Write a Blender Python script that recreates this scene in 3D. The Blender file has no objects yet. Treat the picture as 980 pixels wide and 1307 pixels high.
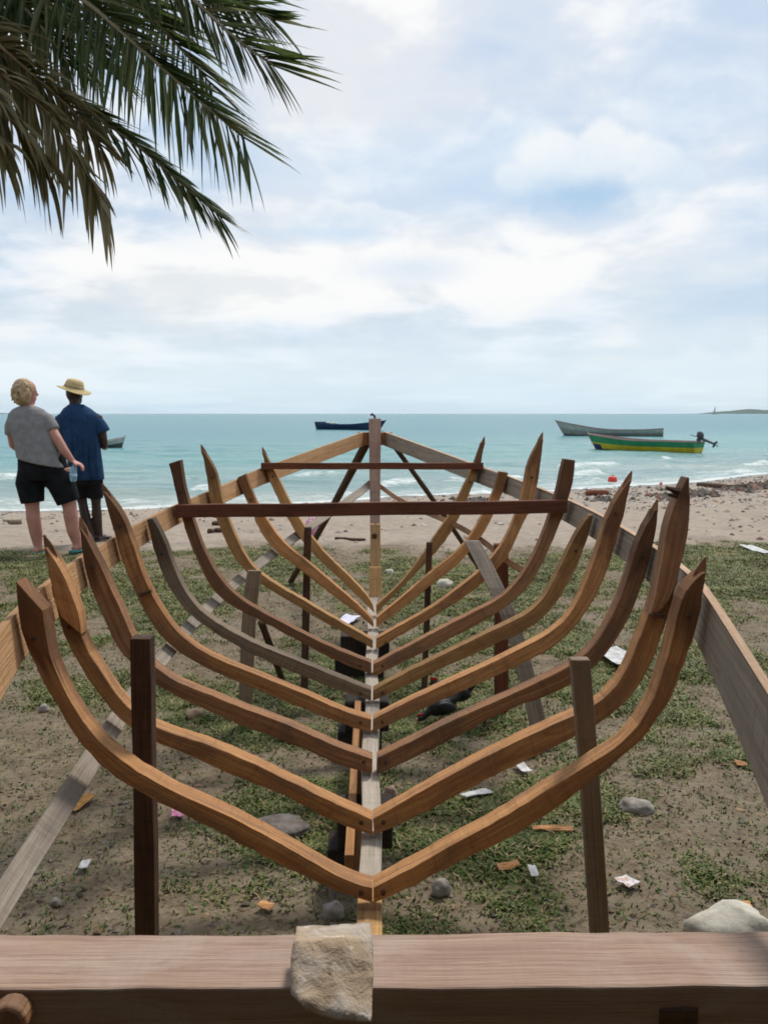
import bpy, bmesh, math, random
import numpy as np
from mathutils import Vector, Matrix, noise as mnoise

R = math.radians
rng = random.Random(11)
scene = bpy.context.scene
col = scene.collection

# ---------------------------------------------------------------- camera
FPX, W0, H0 = 1150.0, 980.0, 1307.0          # focal length in photo pixels
PITCH, YAW = R(6.25), R(0.6)
CAM = Vector((0.012, 0.0, 1.40))
cd = bpy.data.cameras.new('camera')
cam = bpy.data.objects.new('camera', cd)
col.objects.link(cam)
cd.sensor_fit = 'VERTICAL'
cd.sensor_height = 36.0
cd.lens = FPX / H0 * 36.0
cd.clip_start = 0.05
cd.clip_end = 30000
cam.location = CAM
cam.rotation_euler = (math.pi / 2 - PITCH, 0, -YAW)
scene.camera = cam

# ---------------------------------------------------------------- light
SUN_AZ, SUN_EL = R(28), R(58)
sun_dir = Vector((math.sin(SUN_AZ) * math.cos(SUN_EL), math.cos(SUN_AZ) * math.cos(SUN_EL), math.sin(SUN_EL)))
sd = bpy.data.lights.new('sun', 'SUN')
sd.energy = 3.0
sd.angle = R(10)
sd.color = (1.0, 0.95, 0.87)
so = bpy.data.objects.new('sun', sd)
col.objects.link(so)
so.rotation_euler = sun_dir.to_track_quat('Z', 'Y').to_euler()
so.location = (4, 10, 20)

vs = scene.view_settings
vs.view_transform = 'Standard'
vs.look = 'None'
vs.exposure = 0.0
vs.gamma = 1.0
vs.use_curve_mapping = False
cy = scene.cycles
cy.filter_width = 1.8
cy.max_bounces = 5
cy.diffuse_bounces = 3
cy.glossy_bounces = 2
cy.transmission_bounces = 4
cy.volume_bounces = 0

# ---------------------------------------------------------------- pixel <-> world helpers (photo pixels)
_f = Vector((math.sin(YAW) * math.cos(PITCH), math.cos(YAW) * math.cos(PITCH), -math.sin(PITCH)))
_r = Vector((math.cos(YAW), -math.sin(YAW), 0))
_u = _r.cross(_f)


def ray(px, py):
    return (_f + _r * ((px - W0 / 2) / FPX) + _u * (-(py - H0 / 2) / FPX)).normalized()


def at(px, py, Y):
    d = ray(px, py)
    return CAM + d * ((Y - CAM.y) / d.y)


def on_z(px, py, z=0.0):
    d = ray(px, py)
    return CAM + d * ((z - CAM.z) / d.z)


# ---------------------------------------------------------------- world
class NT:
    def __init__(self, tree):
        self.t = tree
        self.n = tree.nodes
        self.l = tree.links

    def node(self, typ, **kw):
        nd = self.n.new(typ)
        for k, v in kw.items():
            setattr(nd, k, v)
        return nd

    def put(self, sock, v):
        if v is None:
            return
        if isinstance(v, bpy.types.NodeSocket):
            self.l.new(v, sock)
        else:
            if isinstance(v, (tuple, list)) and sock.type == 'RGBA' and len(v) == 3:
                v = (*v, 1)
            sock.default_value = v

    def m(self, op, a, b=None, c=None, clamp=False):
        nd = self.node('ShaderNodeMath', operation=op, use_clamp=clamp)
        self.put(nd.inputs[0], a)
        self.put(nd.inputs[1], b)
        if c is not None:
            self.put(nd.inputs[2], c)
        return nd.outputs[0]

    def ss(self, v, lo, hi):
        nd = self.node('ShaderNodeMapRange', interpolation_type='SMOOTHSTEP')
        self.put(nd.inputs['Value'], v)
        nd.inputs['From Min'].default_value = lo
        nd.inputs['From Max'].default_value = hi
        return nd.outputs['Result']

    def mix(self, fac, a, b, mode='MIX'):
        nd = self.node('ShaderNodeMix', data_type='RGBA', blend_type=mode)
        self.put(nd.inputs[0], fac)
        self.put(nd.inputs[6], a)
        self.put(nd.inputs[7], b)
        return nd.outputs[2]

    def noise(self, vec, scale, detail=4, rough=0.55, dist=0.0):
        nd = self.node('ShaderNodeTexNoise')
        self.put(nd.inputs['Vector'], vec)
        nd.inputs['Scale'].default_value = scale
        nd.inputs['Detail'].default_value = detail
        nd.inputs['Roughness'].default_value = rough
        nd.inputs['Distortion'].default_value = dist
        return nd.outputs['Fac']

    def comb(self, x, y, z):
        nd = self.node('ShaderNodeCombineXYZ')
        for i, v in enumerate((x, y, z)):
            self.put(nd.inputs[i], v)
        return nd.outputs[0]

    def sep(self, v):
        nd = self.node('ShaderNodeSeparateXYZ')
        self.put(nd.inputs[0], v)
        return nd.outputs

    def scale(self, v, s):
        nd = self.node('ShaderNodeVectorMath', operation='MULTIPLY')
        self.put(nd.inputs[0], v)
        nd.inputs[1].default_value = s
        return nd.outputs[0]


world = bpy.data.worlds.new('World')
scene.world = world
world.use_nodes = True
world.cycles.sampling_method = 'MANUAL'
world.cycles.sample_map_resolution = 256
w = NT(world.node_tree)
w.n.clear()
sky = w.node('ShaderNodeTexSky', sky_type='NISHITA', sun_disc=False)
sky.sun_elevation = SUN_EL
sky.sun_rotation = SUN_AZ
sky.air_density = 1.0
sky.dust_density = 2.0
tc = w.node('ShaderNodeTexCoord')
dx, dy, dz = w.sep(tc.outputs['Generated'])
az = w.m('ARCTAN2', dx, dy)
el = w.m('ARCSINE', dz)
zs = w.m('MULTIPLY', w.m('SQRT', w.m('MAXIMUM', dz, 0.0)), 1.9)
vec = w.comb(dx, dy, zs)
n_big = w.noise(vec, 2.3, 3, 0.5, 0.35)
n_mid = w.noise(w.comb(dx, dy, w.m('ADD', zs, 3.7)), 6.0, 4, 0.55, 0.3)
n_fine = w.noise(w.comb(dx, dy, w.m('MULTIPLY', zs, 1.5)), 8.0, 5, 0.55, 0.3)


def azel(px, py):
    d = ray(px, py)
    return math.atan2(d.x, d.y), math.asin(d.z)


AE = w.comb(az, el, 0.0)


def blob(px, py, wx, wy):
    a0, e0 = azel(px, py)
    v1 = w.node('ShaderNodeVectorMath', operation='MULTIPLY_ADD')
    w.l.new(AE, v1.inputs[0])
    v1.inputs[1].default_value = (FPX / wx, FPX / wy, 0)
    v1.inputs[2].default_value = (-a0 * FPX / wx, -e0 * FPX / wy, 0)
    v2 = w.node('ShaderNodeVectorMath', operation='LENGTH')
    w.l.new(v1.outputs[0], v2.inputs[0])
    return v2.outputs['Value']


veil = w.m('ADD', w.m('MULTIPLY', n_big, 0.62), w.m('MULTIPLY', n_mid, 0.38))
# a thin bright cloud sheet, upper middle of the view, and long streaks lower down
sheet = w.m('SUBTRACT', 1.0, w.ss(blob(470, 90, 260, 150), 0.1, 1.25))
bank = w.m('SUBTRACT', 1.0, w.ss(blob(330, 350, 420, 60), 0.1, 1.3))
veil = w.m('ADD', veil, w.m('MULTIPLY', sheet, 0.12))
veil = w.m('ADD', veil, w.m('MULTIPLY', bank, 0.07))
streak = w.m('SUBTRACT', n_fine, 0.5)
veil = w.m('ADD', veil, w.m('MULTIPLY', streak, 0.22))
white = w.ss(veil, 0.38, 0.64)
GREYBLUE = (0.57, 0.735, 0.935)
CLOUDWHITE = (0.985, 0.985, 0.98)
cloudcol = w.mix(white, GREYBLUE, CLOUDWHITE)
skyblue = w.mix(1.0, sky.outputs[0], (0.1, 0.1, 0.1), 'MULTIPLY')
gap = w.ss(w.m('ADD', n_mid, w.m('MULTIPLY', streak, 0.5)), 0.44, 0.60)
cover = w.m('ADD', 0.72, w.m('MULTIPLY', gap, 0.26))
base = w.mix(cover, skyblue, cloudcol)
# heaped clouds with a shaded base
n_puff = w.noise(tc.outputs['Generated'], 26.0, 6, 0.62, 0.4)
edge = w.m('MULTIPLY', w.m('SUBTRACT', n_puff, 0.5), 1.9)
edge = w.m('ADD', edge, w.m('MULTIPLY', w.m('SUBTRACT', n_mid, 0.5), 0.5))


def heap(parts, top, bottom, base_in, strength=0.9, edge_k=0.55, top_c=(0.91, 0.945, 0.968), low_c=(0.66, 0.79, 0.92)):
    """a heaped cloud made of many rounded heads, dissolving towards its base"""
    dist = None
    for p in parts:
        b = blob(*p)
        dist = b if dist is None else w.m('MINIMUM', dist, b)
    msk = w.m('SUBTRACT', 1.0, w.ss(w.m('ADD', dist, w.m('MULTIPLY', edge, edge_k)), 0.62, 1.10))
    e_top, e_bot = azel(700, top)[1], azel(700, bottom)[1]
    low = w.ss(el, e_bot - 0.012, e_bot + (e_top - e_bot) * 0.45)
    sh = w.ss(w.m('ADD', el, w.m('MULTIPLY', edge, 0.03)), e_bot, e_top)
    c = w.mix(sh, low_c, top_c)
    return w.mix(w.m('MULTIPLY', w.m('MULTIPLY', msk, low), strength), base_in, c)


def soft(px, py, wx, wy, c, k, base_in):
    m_ = w.m('SUBTRACT', 1.0, w.ss(w.m('ADD', blob(px, py, wx, wy), w.m('MULTIPLY', edge, 0.45)), 0.1, 1.15))
    return w.mix(w.m('MULTIPLY', m_, k), base_in, c)


base = soft(560, 215, 330, 70, (0.60, 0.75, 0.925), 0.6, base)
base = soft(890, 130, 150, 60, (0.57, 0.72, 0.90), 0.5, base)
base = soft(980, 30, 120, 90, (0.55, 0.68, 0.86), 0.5, base)
base = heap([(655, 226, 28, 22), (684, 205, 32, 32), (706, 190, 30, 27), (735, 205, 30, 26), (772, 185, 36, 33), (803, 192, 30, 26), (835, 210, 34, 28), (745, 232, 70, 34), (690, 236, 50, 26), (810, 240, 70, 26), (866, 232, 36, 22)],
            172, 268, base, 0.85)
base = soft(742, 252, 92, 28, (0.40, 0.60, 0.82), 0.8, base)
base = heap([(392, 284, 34, 14), (424, 274, 36, 17), (458, 272, 34, 15), (496, 280, 40, 13), (450, 288, 80, 14)], 258, 304, base, 0.55, 0.8)
base = soft(440, 302, 110, 14, (0.62, 0.77, 0.93), 0.6, base)
base = soft(520, 345, 100, 26, (0.62, 0.75, 0.90), 0.5, base)
base = soft(70, 446, 95, 18, (0.62, 0.74, 0.86), 0.55, base)
base = soft(785, 449, 60, 8, (0.60, 0.73, 0.86), 0.6, base)
base = soft(880, 425, 120, 12, (0.66, 0.78, 0.90), 0.5, base)
base = heap([(850, 480, 40, 22), (888, 470, 36, 24), (925, 478, 42, 22), (965, 468, 40, 26), (810, 488, 36, 14), (560, 492, 50, 12), (620, 490, 40, 12), (300, 484, 60, 16), (240, 490, 50, 12)], 446, 512, base, 0.45)
base = soft(490, 478, 1400, 85, (0.84, 0.93, 0.98), 0.55, base)
# the pale air just above the sea
lowair = w.m('SUBTRACT', 1.0, w.ss(el, -0.01, 0.10))
base = w.mix(w.m('MULTIPLY', lowair, 0.6), base, (0.74, 0.90, 0.985))
bg = w.node('ShaderNodeBackground')
w.l.new(base, bg.inputs[0])
bg.inputs[1].default_value = 1.0
wo = w.node('ShaderNodeOutputWorld')
w.l.new(bg.outputs[0], wo.inputs[0])


# ---------------------------------------------------------------- mesh helpers
def tag(o, label=None, cat=None, group=None, kind=None):
    if label:
        o['label'] = label
    if cat:
        o['category'] = cat
    if group:
        o['group'] = group
    if kind:
        o['kind'] = kind
    return o


def empty(name, loc=(0, 0, 0), rz=0.0):
    o = bpy.data.objects.new(name, None)
    o.empty_display_size = 0.1
    o.location = loc
    o.rotation_euler = (0, 0, rz)
    col.objects.link(o)
    return o


class MB:
    """collects geometry, builds one mesh object"""

    def __init__(self):
        self.v, self.f, self.uv, self.mi = [], [], [], []
        self.wear = None

    def add(self, verts, faces, uvs=None, mi=0):
        b = len(self.v)
        self.v += [tuple(p) for p in verts]
        self.f += [tuple(i + b for i in fc) for fc in faces]
        self.uv += list(uvs) if uvs else [(p[0] + p[2], p[1] + p[2] * 0.6) for p in verts]
        self.mi += [mi] * len(faces)
        return self

    def loft(self, rings, cap=True, mi=0, ulen=None):
        """rings: lists of equal count points"""
        n = len(rings[0])
        vv, ff, uu = [], [], []
        L = 0
        for i, rg in enumerate(rings):
            if i:
                L += (Vector(rg[0]) - Vector(rings[i - 1][0])).length
            for j, p in enumerate(rg):
                vv.append(tuple(p))
                uu.append((L, j / n * 0.25))
        for i in range(len(rings) - 1):
            for j in range(n):
                k = (j + 1) % n
                ff.append((i * n + j, i * n + k, (i + 1) * n + k, (i + 1) * n + j))
        if cap:
            ff.append(tuple(reversed(range(n))))
            ff.append(tuple((len(rings) - 1) * n + j for j in range(n)))
        return self.add(vv, ff, uu, mi)

    def tube(self, pts, rad, n=10, flat=1.0, up=(0, 0, 1), mi=0):
        pts = [Vector(p) for p in pts]
        if not isinstance(rad, (list, tuple)):
            rad = [rad] * len(pts)
        rings = []
        side = None
        for i, p in enumerate(pts):
            t = (pts[min(i + 1, len(pts) - 1)] - pts[max(i - 1, 0)]).normalized()
            if side is None:
                a = Vector(up)
                if abs(t.dot(a)) > 0.9:
                    a = Vector((1, 0, 0))
                side = t.cross(a).normalized()
            else:
                side = (side - t * side.dot(t)).normalized()
            o = t.cross(side)
            r = rad[i]
            ra, rb = r if isinstance(r, (tuple, list)) else (r, r * flat)
            rings.append([p + side * (math.cos(2 * math.pi * k / n) * ra) + o * (math.sin(2 * math.pi * k / n) * rb) for k in range(n)])
        return self.loft(rings, True, mi)

    def box(self, c, s, rot=None, mi=0):
        c = Vector(c)
        vv, uu = [], []
        for x in (-1, 1):
            for y in (-1, 1):
                for z in (-1, 1):
                    p = Vector((x * s[0] / 2, y * s[1] / 2, z * s[2] / 2))
                    L = max(range(3), key=lambda k: s[k])
                    a, b = [q for q in range(3) if q != L]
                    uu.append((p[L], p[a] + p[b] * 0.8))
                    if rot is not None:
                        p = rot @ p
                    vv.append(c + p)
        ff = [(0, 1, 3, 2), (4, 6, 7, 5), (0, 4, 5, 1), (2, 3, 7, 6), (0, 2, 6, 4), (1, 5, 7, 3)]
        return self.add(vv, ff, uu, mi)

    def ell(self, c, r, rot=None, nu=16, nv=10, jitter=0.0, mi=0):
        c = Vector(c)
        vv, ff = [], []
        for i in range(1, nv):
            th = math.pi * i / nv
            for j in range(nu):
                ph = 2 * math.pi * j / nu
                k = 1 + (rng.uniform(-jitter, jitter) if jitter else 0)
                p = Vector((r[0] * math.sin(th) * math.cos(ph), r[1] * math.sin(th) * math.sin(ph), r[2] * math.cos(th))) * k
                vv.append(c + (rot @ p if rot is not None else p))
        top = Vector((0, 0, r[2]))
        vv.append(c + (rot @ top if rot is not None else top))
        vv.append(c - (rot @ top if rot is not None else top))
        for i in range(nv - 2):
            for j in range(nu):
                k = (j + 1) % nu
                ff.append((i * nu + j, (i + 1) * nu + j, (i + 1) * nu + k, i * nu + k))
        T, B = len(vv) - 2, len(vv) - 1
        for j in range(nu):
            k = (j + 1) % nu
            ff.append((T, j, k))
            ff.append((B, (nv - 2) * nu + k, (nv - 2) * nu + j))
        return self.add(vv, ff, None, mi)

    def build(self, name, mats, parent=None, smooth=False, bevel=0.0, remesh=0.0, smooth_it=0, world_parent=True, fix=True):
        me = bpy.data.meshes.new(name)
        me.from_pydata(self.v, [], self.f)
        if fix:
            bm = bmesh.new()
            bm.from_mesh(me)
            bmesh.ops.recalc_face_normals(bm, faces=bm.faces)
            bm.to_mesh(me)
            bm.free()
        if not isinstance(mats, (list, tuple)):
            mats = [mats]
        for m_ in mats:
            me.materials.append(m_)
        if len(mats) > 1:
            me.polygons.foreach_set('material_index', self.mi)
        if self.wear:
            me.attributes.new('wear', 'FLOAT', 'POINT').data.foreach_set('value', self.wear)
        uvl = me.uv_layers.new(name='uv')
        vi = np.empty(len(me.loops), dtype=np.int32)
        me.loops.foreach_get('vertex_index', vi)
        uvl.data.foreach_set('uv', np.array(self.uv, dtype=np.float32)[vi].ravel())
        if smooth:
            me.polygons.foreach_set('use_smooth', [True] * len(me.polygons))
        me.update()
        o = bpy.data.objects.new(name, me)
        col.objects.link(o)
        if parent is not None:
            o.parent = parent
            if world_parent and parent.type == 'EMPTY':
                o.matrix_parent_inverse = Matrix.Translation(-Vector(parent.location))
        if remesh:
            md = o.modifiers.new('remesh', 'REMESH')
            md.mode = 'VOXEL'
            md.voxel_size = remesh
            md.use_smooth_shade = True
        if smooth_it:
            md = o.modifiers.new('smooth', 'SMOOTH')
            md.iterations = smooth_it
            md.factor = 0.5
        if bevel:
            md = o.modifiers.new('bevel', 'BEVEL')
            md.width = bevel
            md.segments = 2
            md.limit_method = 'ANGLE'
            md.angle_limit = R(40)
        return o


def catmull(pts, n):
    """resample a polyline of Vectors as a smooth curve with n points even in length"""
    pts = [Vector(p) for p in pts]
    out = []
    for i in range(len(pts) - 1):
        p0, p1, p2, p3 = pts[max(i - 1, 0)], pts[i], pts[i + 1], pts[min(i + 2, len(pts) - 1)]
        for k in range(12):
            t = k / 12
            out.append(0.5 * ((2 * p1) + (p2 - p0) * t + (2 * p0 - 5 * p1 + 4 * p2 - p3) * t * t + (3 * p1 - p0 - 3 * p2 + p3) * t ** 3))
    out.append(pts[-1])
    L = [0]
    for i in range(1, len(out)):
        L.append(L[-1] + (out[i] - out[i - 1]).length)
    res = []
    j = 0
    for k in range(n):
        s = L[-1] * k / (n - 1)
        while j < len(L) - 2 and L[j + 1] < s:
            j += 1
        t = (s - L[j]) / max(L[j + 1] - L[j], 1e-9)
        res.append(out[j].lerp(out[j + 1], min(max(t, 0), 1)))
    return res


# ---------------------------------------------------------------- materials
MATS = {}


def new_mat(name):
    m = bpy.data.materials.new(name)
    m.use_nodes = True
    t = NT(m.node_tree)
    b = t.n['Principled BSDF']
    return m, t, b


def wood(name, a, b_, dark, patch=0.35, patch_col=None, rough=0.75, grain=1.0, knots=0.3, sawk=0.26):
    m, t, b = new_mat(name)
    uv = t.node('ShaderNodeUVMap', uv_map='uv').outputs[0]
    oi = t.node('ShaderNodeObjectInfo').outputs['Random']
    ux, uy, _ = t.sep(uv)
    v = t.comb(t.m('ADD', ux, t.m('MULTIPLY', oi, 37.0)), uy, t.m('MULTIPLY', oi, 11.0))
    g1 = t.noise(t.scale(v, (2.2, 60 * grain, 1)), 1.6, 5, 0.6, 0.6)
    g2 = t.noise(t.scale(v, (7, 220 * grain, 1)), 1.0, 3, 0.6)
    big = t.noise(t.scale(v, (2.6, 7, 1)), 1.5, 6, 0.62, 0.6)
    c = t.mix(t.ss(g1, 0.30, 0.68), a, b_)
    c = t.mix(t.m('MULTIPLY', t.ss(g2, 0.52, 0.75), 0.4), c, dark)
    c = t.mix(t.m('MULTIPLY', t.ss(big, 0.46, 0.62), patch), c, patch_col or dark)
    k = t.noise(t.scale(v, (5, 22, 1)), 1.3, 2, 0.4, 0.8)
    c = t.mix(t.m('MULTIPLY', t.ss(k, 0.66, 0.74), knots), c, dark)
    wr = t.node('ShaderNodeAttribute', attribute_name='wear').outputs['Fac']
    wn = t.m('ADD', wr, t.m('MULTIPLY', t.m('SUBTRACT', big, 0.5), 1.6))
    c = t.mix(t.m('MULTIPLY', t.ss(wn, 0.25, 0.75), t.m('MULTIPLY', t.ss(wr, 0.0, 0.3), 0.75)), c, dark)
    saw = t.noise(t.scale(v, (70, 5, 1)), 1.0, 3, 0.7, 0.3)
    c = t.mix(t.m('MULTIPLY', t.ss(saw, 0.50, 0.72), sawk), c, dark)
    val = t.node('ShaderNodeHueSaturation')
    t.put(val.inputs['Color'], c)
    t.put(val.inputs['Value'], t.m('ADD', 0.82, t.m('MULTIPLY', oi, 0.36)))
    t.l.new(val.outputs[0], b.inputs['Base Color'])
    b.inputs['Roughness'].default_value = rough
    b.inputs['Specular IOR Level'].default_value = 0.25
    bp = t.node('ShaderNodeBump')
    bp.inputs['Strength'].default_value = 0.7
    bp.inputs['Distance'].default_value = 0.006
    t.l.new(t.m('ADD', t.m('ADD', g1, t.m('MULTIPLY', saw, 1.8 * sawk)), t.m('MULTIPLY', g2, 0.5)), bp.inputs['Height'])
    t.l.new(bp.outputs[0], b.inputs['Normal'])
    MATS[name] = m
    return m


def plain(name, c, c2=None, scale=20.0, rough=0.7, spec=0.3, bump=0.0, dist=0.004, thr=(0.35, 0.65), trans=0.0):
    m, t, b = new_mat(name)
    tcn = t.node('ShaderNodeTexCoord')
    n = t.noise(tcn.outputs['Object'], scale, 5, 0.6)
    cc = t.mix(t.ss(n, *thr), c, c2 if c2 else tuple(x * 0.7 for x in c))
    t.l.new(cc, b.inputs['Base Color'])
    b.inputs['Roughness'].default_value = rough
    b.inputs['Specular IOR Level'].default_value = spec
    b.inputs['Transmission Weight'].default_value = trans
    if bump:
        bp = t.node('ShaderNodeBump')
        bp.inputs['Strength'].default_value = bump
        bp.inputs['Distance'].default_value = dist
        t.l.new(n, bp.inputs['Height'])
        t.l.new(bp.outputs[0], b.inputs['Normal'])
    MATS[name] = m
    return m


W_ORANGE = wood('wood_orange', (0.60, 0.32, 0.135), (0.42, 0.19, 0.07), (0.13, 0.055, 0.024), 0.7, (0.27, 0.14, 0.075))
W_BROWN = wood('wood_brown', (0.46, 0.24, 0.115), (0.30, 0.14, 0.065), (0.10, 0.045, 0.022), 0.7, (0.20, 0.12, 0.078))
W_RED = wood('wood_redbrown', (0.24, 0.085, 0.042), (0.15, 0.05, 0.026), (0.06, 0.022, 0.012), 0.4)
W_DARK = wood('wood_dark', (0.13, 0.072, 0.042), (0.075, 0.04, 0.024), (0.025, 0.014, 0.01), 0.5)
W_BLACK = wood('wood_black', (0.04, 0.027, 0.02), (0.025, 0.017, 0.013), (0.012, 0.008, 0.007), 0.5)
W_EDGE = wood('wood_edge', (0.62, 0.43, 0.29), (0.52, 0.34, 0.22), (0.30, 0.18, 0.11), 0.3)
W_GREY = wood('wood_grey', (0.34, 0.285, 0.225), (0.235, 0.19, 0.15), (0.10, 0.08, 0.06), 0.4, (0.20, 0.175, 0.145))
W_GREYBROWN = wood('wood_greybrown', (0.34, 0.25, 0.165), (0.23, 0.16, 0.105), (0.07, 0.045, 0.03), 0.5, (0.24, 0.20, 0.155))
W_YELLOW = wood('wood_yellow', (0.56, 0.335, 0.14), (0.42, 0.22, 0.08), (0.15, 0.07, 0.025), 0.55, (0.26, 0.14, 0.065))
W_PALE = wood('wood_pale', (0.56, 0.48, 0.39), (0.43, 0.36, 0.285), (0.22, 0.17, 0.125), 0.4, (0.38, 0.33, 0.28))
W_PINK = wood('wood_pink', (0.46, 0.285, 0.215), (0.36, 0.215, 0.16), (0.19, 0.105, 0.08), 0.4, (0.40, 0.30, 0.25), knots=0.15)
W_BEAM = wood('wood_beam', (0.40, 0.275, 0.205), (0.30, 0.195, 0.145), (0.15, 0.09, 0.065), 0.5, (0.42, 0.33, 0.27), grain=2.4, knots=0.3, sawk=0.07)
W_FRESH = wood('wood_fresh', (0.56, 0.33, 0.165), (0.46, 0.25, 0.11), (0.24, 0.11, 0.045), 0.3, (0.40, 0.20, 0.09))


# ---------------------------------------------------------------- terrain
SEA = -0.40


def shore_y(x):
    k = 2.5
    sp = math.log(1 + math.exp(min(x / k, 40))) * k      # soft ramp for x > 0
    sm = math.log(1 + math.exp(min(-x / k, 40))) * k
    s = 17.6 + 0.74 * sp - 0.13 * sm
    s += 0.35 * math.sin(x * 0.55 + 1) + 0.2 * math.sin(x * 1.3)
    return s


def smooth(a, b, x):
    t = min(max((x - a) / (b - a), 0), 1)
    return t * t * (3 - 2 * t)


def fbm(x, y, s, seed=0.0, octv=4):
    return mnoise.fractal((x * s + seed, y * s - seed, seed * 0.37), 0.6, 2.1, octv)


def ground_z(x, y, fine=True):
    s = shore_y(x)
    t = (y - 9.0) / (s - 9.0)
    z = 0.0
    if t > 0:
        if t < 1:
            z = SEA * (0.55 * t + 0.45 * t * t * t) + 0.06 * math.exp(-((t - 0.35) / 0.12) ** 2)
        else:
            z = SEA - 0.055 * (y - s)
            z = max(z, SEA - 3.0)
    if fine and y < 45 and abs(x) < 40:
        a = 0.022 if y < 10 else 0.03
        z += a * fbm(x, y, 1.3, 3.1) + 0.010 * fbm(x, y, 6.0, 9.0, 3)
    return z


def axis(lo, hi, fine_lo, fine_hi, step, grow=1.22):
    vals = list(np.arange(fine_lo, fine_hi + 1e-6, step))
    s, p = step, fine_hi
    while p < hi:
        s *= grow
        p += s
        vals.append(min(p, hi))
    s, p = step, fine_lo
    while p > lo:
        s *= grow
        p -= s
        vals.insert(0, max(p, lo))
    return vals


xs = axis(-400, 400, -5, 5, 0.07, 1.10)
ys = axis(-300, 70, 0.6, 11, 0.07, 1.08)
gv = [(x, y, ground_z(x, y)) for y in ys for x in xs]
nx = len(xs)
gf = [(j * nx + i, j * nx + i + 1, (j + 1) * nx + i + 1, (j + 1) * nx + i) for j in range(len(ys) - 1) for i in range(nx - 1)]


def grass_amount(x, y):
    """0 bare .. 1 thick"""
    g = fbm(x, y, 0.55, 21.0) * 0.55 + fbm(x, y, 1.9, 5.0) * 0.55
    g += 0.33
    g -= 0.42 * smooth(0.55, 1.05, abs(x + 0.03)) * (1 - smooth(3.0, 4.6, y))
    g -= 0.16 * (1 - smooth(2.2, 3.0, y))
    g += 0.30 * math.exp(-((x) / 0.6) ** 2) * (1 - smooth(4.0, 6.0, y)) * smooth(1.5, 2.6, y)
    g += 0.18 * smooth(4, 7, y)
    edge_y = 9.6 + 0.5 * fbm(x, 0, 0.5, 2.0) + (0.5 if x > 3 else 0.0)
    g -= 1.6 * smooth(edge_y - 0.5, edge_y + 0.35, y)
    # a second tongue of yellowish grass on the right of the beach
    if x > 2.5:
        g += 1.25 * math.exp(-((y - 14.0) / 1.0) ** 2) * smooth(3.0, 5.0, x)
    return min(max(0.38 + (g - 0.38) * 1.7, 0), 1)


gm, t, b = new_mat('ground')
tcn = t.node('ShaderNodeTexCoord')
P = tcn.outputs['Object']
ga = t.node('ShaderNodeAttribute', attribute_name='grass').outputs['Fac']
sa = t.node('ShaderNodeAttribute', attribute_name='sand').outputs['Fac']
wa = t.node('ShaderNodeAttribute', attribute_name='wet').outputs['Fac']
n1 = t.noise(P, 1.4, 6, 0.6)
n2 = t.noise(P, 9.0, 6, 0.65)
n3 = t.noise(P, 55.0, 4, 0.7)
dirt = t.mix(t.ss(n2, 0.32, 0.68), (0.225, 0.175, 0.118), (0.140, 0.104, 0.066))
dirt = t.mix(t.m('MULTIPLY', t.ss(n1, 0.45, 0.65), 0.5), dirt, (0.20, 0.175, 0.132))
dirt = t.mix(t.m('MULTIPLY', t.ss(n3, 0.50, 0.64), 0.75), dirt, (0.060, 0.042, 0.027))
dirt = t.mix(t.m('MULTIPLY', t.ss(n3, 0.30, 0.38), -0.0), dirt, dirt)
under = t.mix(t.ss(n2, 0.35, 0.65), (0.110, 0.130, 0.036), (0.175, 0.160, 0.070))
c = t.mix(t.m('MULTIPLY', t.ss(t.m('ADD', ga, t.m('MULTIPLY', t.m('SUBTRACT', n3, 0.5), 0.7)), 0.15, 0.70), 0.85), dirt, under)
sand = t.mix(t.ss(n2, 0.3, 0.7), (0.37, 0.305, 0.245), (0.29, 0.235, 0.185))
sand = t.mix(t.m('MULTIPLY', t.ss(n3, 0.55, 0.68), 0.55), sand, (0.14, 0.11, 0.088))
sand = t.mix(t.m('MULTIPLY', t.ss(n1, 0.50, 0.66), 0.45), sand, (0.22, 0.185, 0.145))
sand = t.mix(wa, sand, (0.17, 0.145, 0.12))
c = t.mix(sa, c, sand)
t.l.new(c, b.inputs['Base Color'])
t.l.new(t.m('SUBTRACT', 0.95, t.m('MULTIPLY', wa, 0.55)), b.inputs['Roughness'])
b.inputs['Specular IOR Level'].default_value = 0.2
bp = t.node('ShaderNodeBump')
bp.inputs['Strength'].default_value = 0.7
bp.inputs['Distance'].default_value = 0.02
t.l.new(t.m('ADD', n2, t.m('MULTIPLY', n3, 0.5)), bp.inputs['Height'])
t.l.new(bp.outputs[0], b.inputs['Normal'])

gme = bpy.data.meshes.new('ground')
gme.from_pydata(gv, [], gf)
gme.materials.append(gm)
gme.polygons.foreach_set('use_smooth', [True] * len(gf))
ag = gme.attributes.new('grass', 'FLOAT', 'POINT')
asd = gme.attributes.new('sand', 'FLOAT', 'POINT')
awt = gme.attributes.new('wet', 'FLOAT', 'POINT')
gA, sA, wA = [], [], []
for (x, y, z) in gv:
    near = abs(x) < 40
    g = grass_amount(x, y) if near else 0.4
    gA.append(g)
    e = 9.6 + (0.5 * fbm(x, 0, 0.5, 2.0) if near else 0) + (0.5 if x > 3 else 0.0)
    s = smooth(e - 0.7, e + 0.6, y + (0.5 * fbm(x, y, 1.5, 7.0) if near else 0))
    if g > 0.2 and y > 12:
        s *= 1 - 0.6 * g
    sA.append(s)
    sh = shore_y(x)
    wA.append(smooth(sh - 1.6, sh - 0.3, y))
ag.data.foreach_set('value', gA)
asd.data.foreach_set('value', sA)
awt.data.foreach_set('value', wA)
ground = bpy.data.objects.new('ground', gme)
col.objects.link(ground)
tag(ground, kind='structure')

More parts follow.
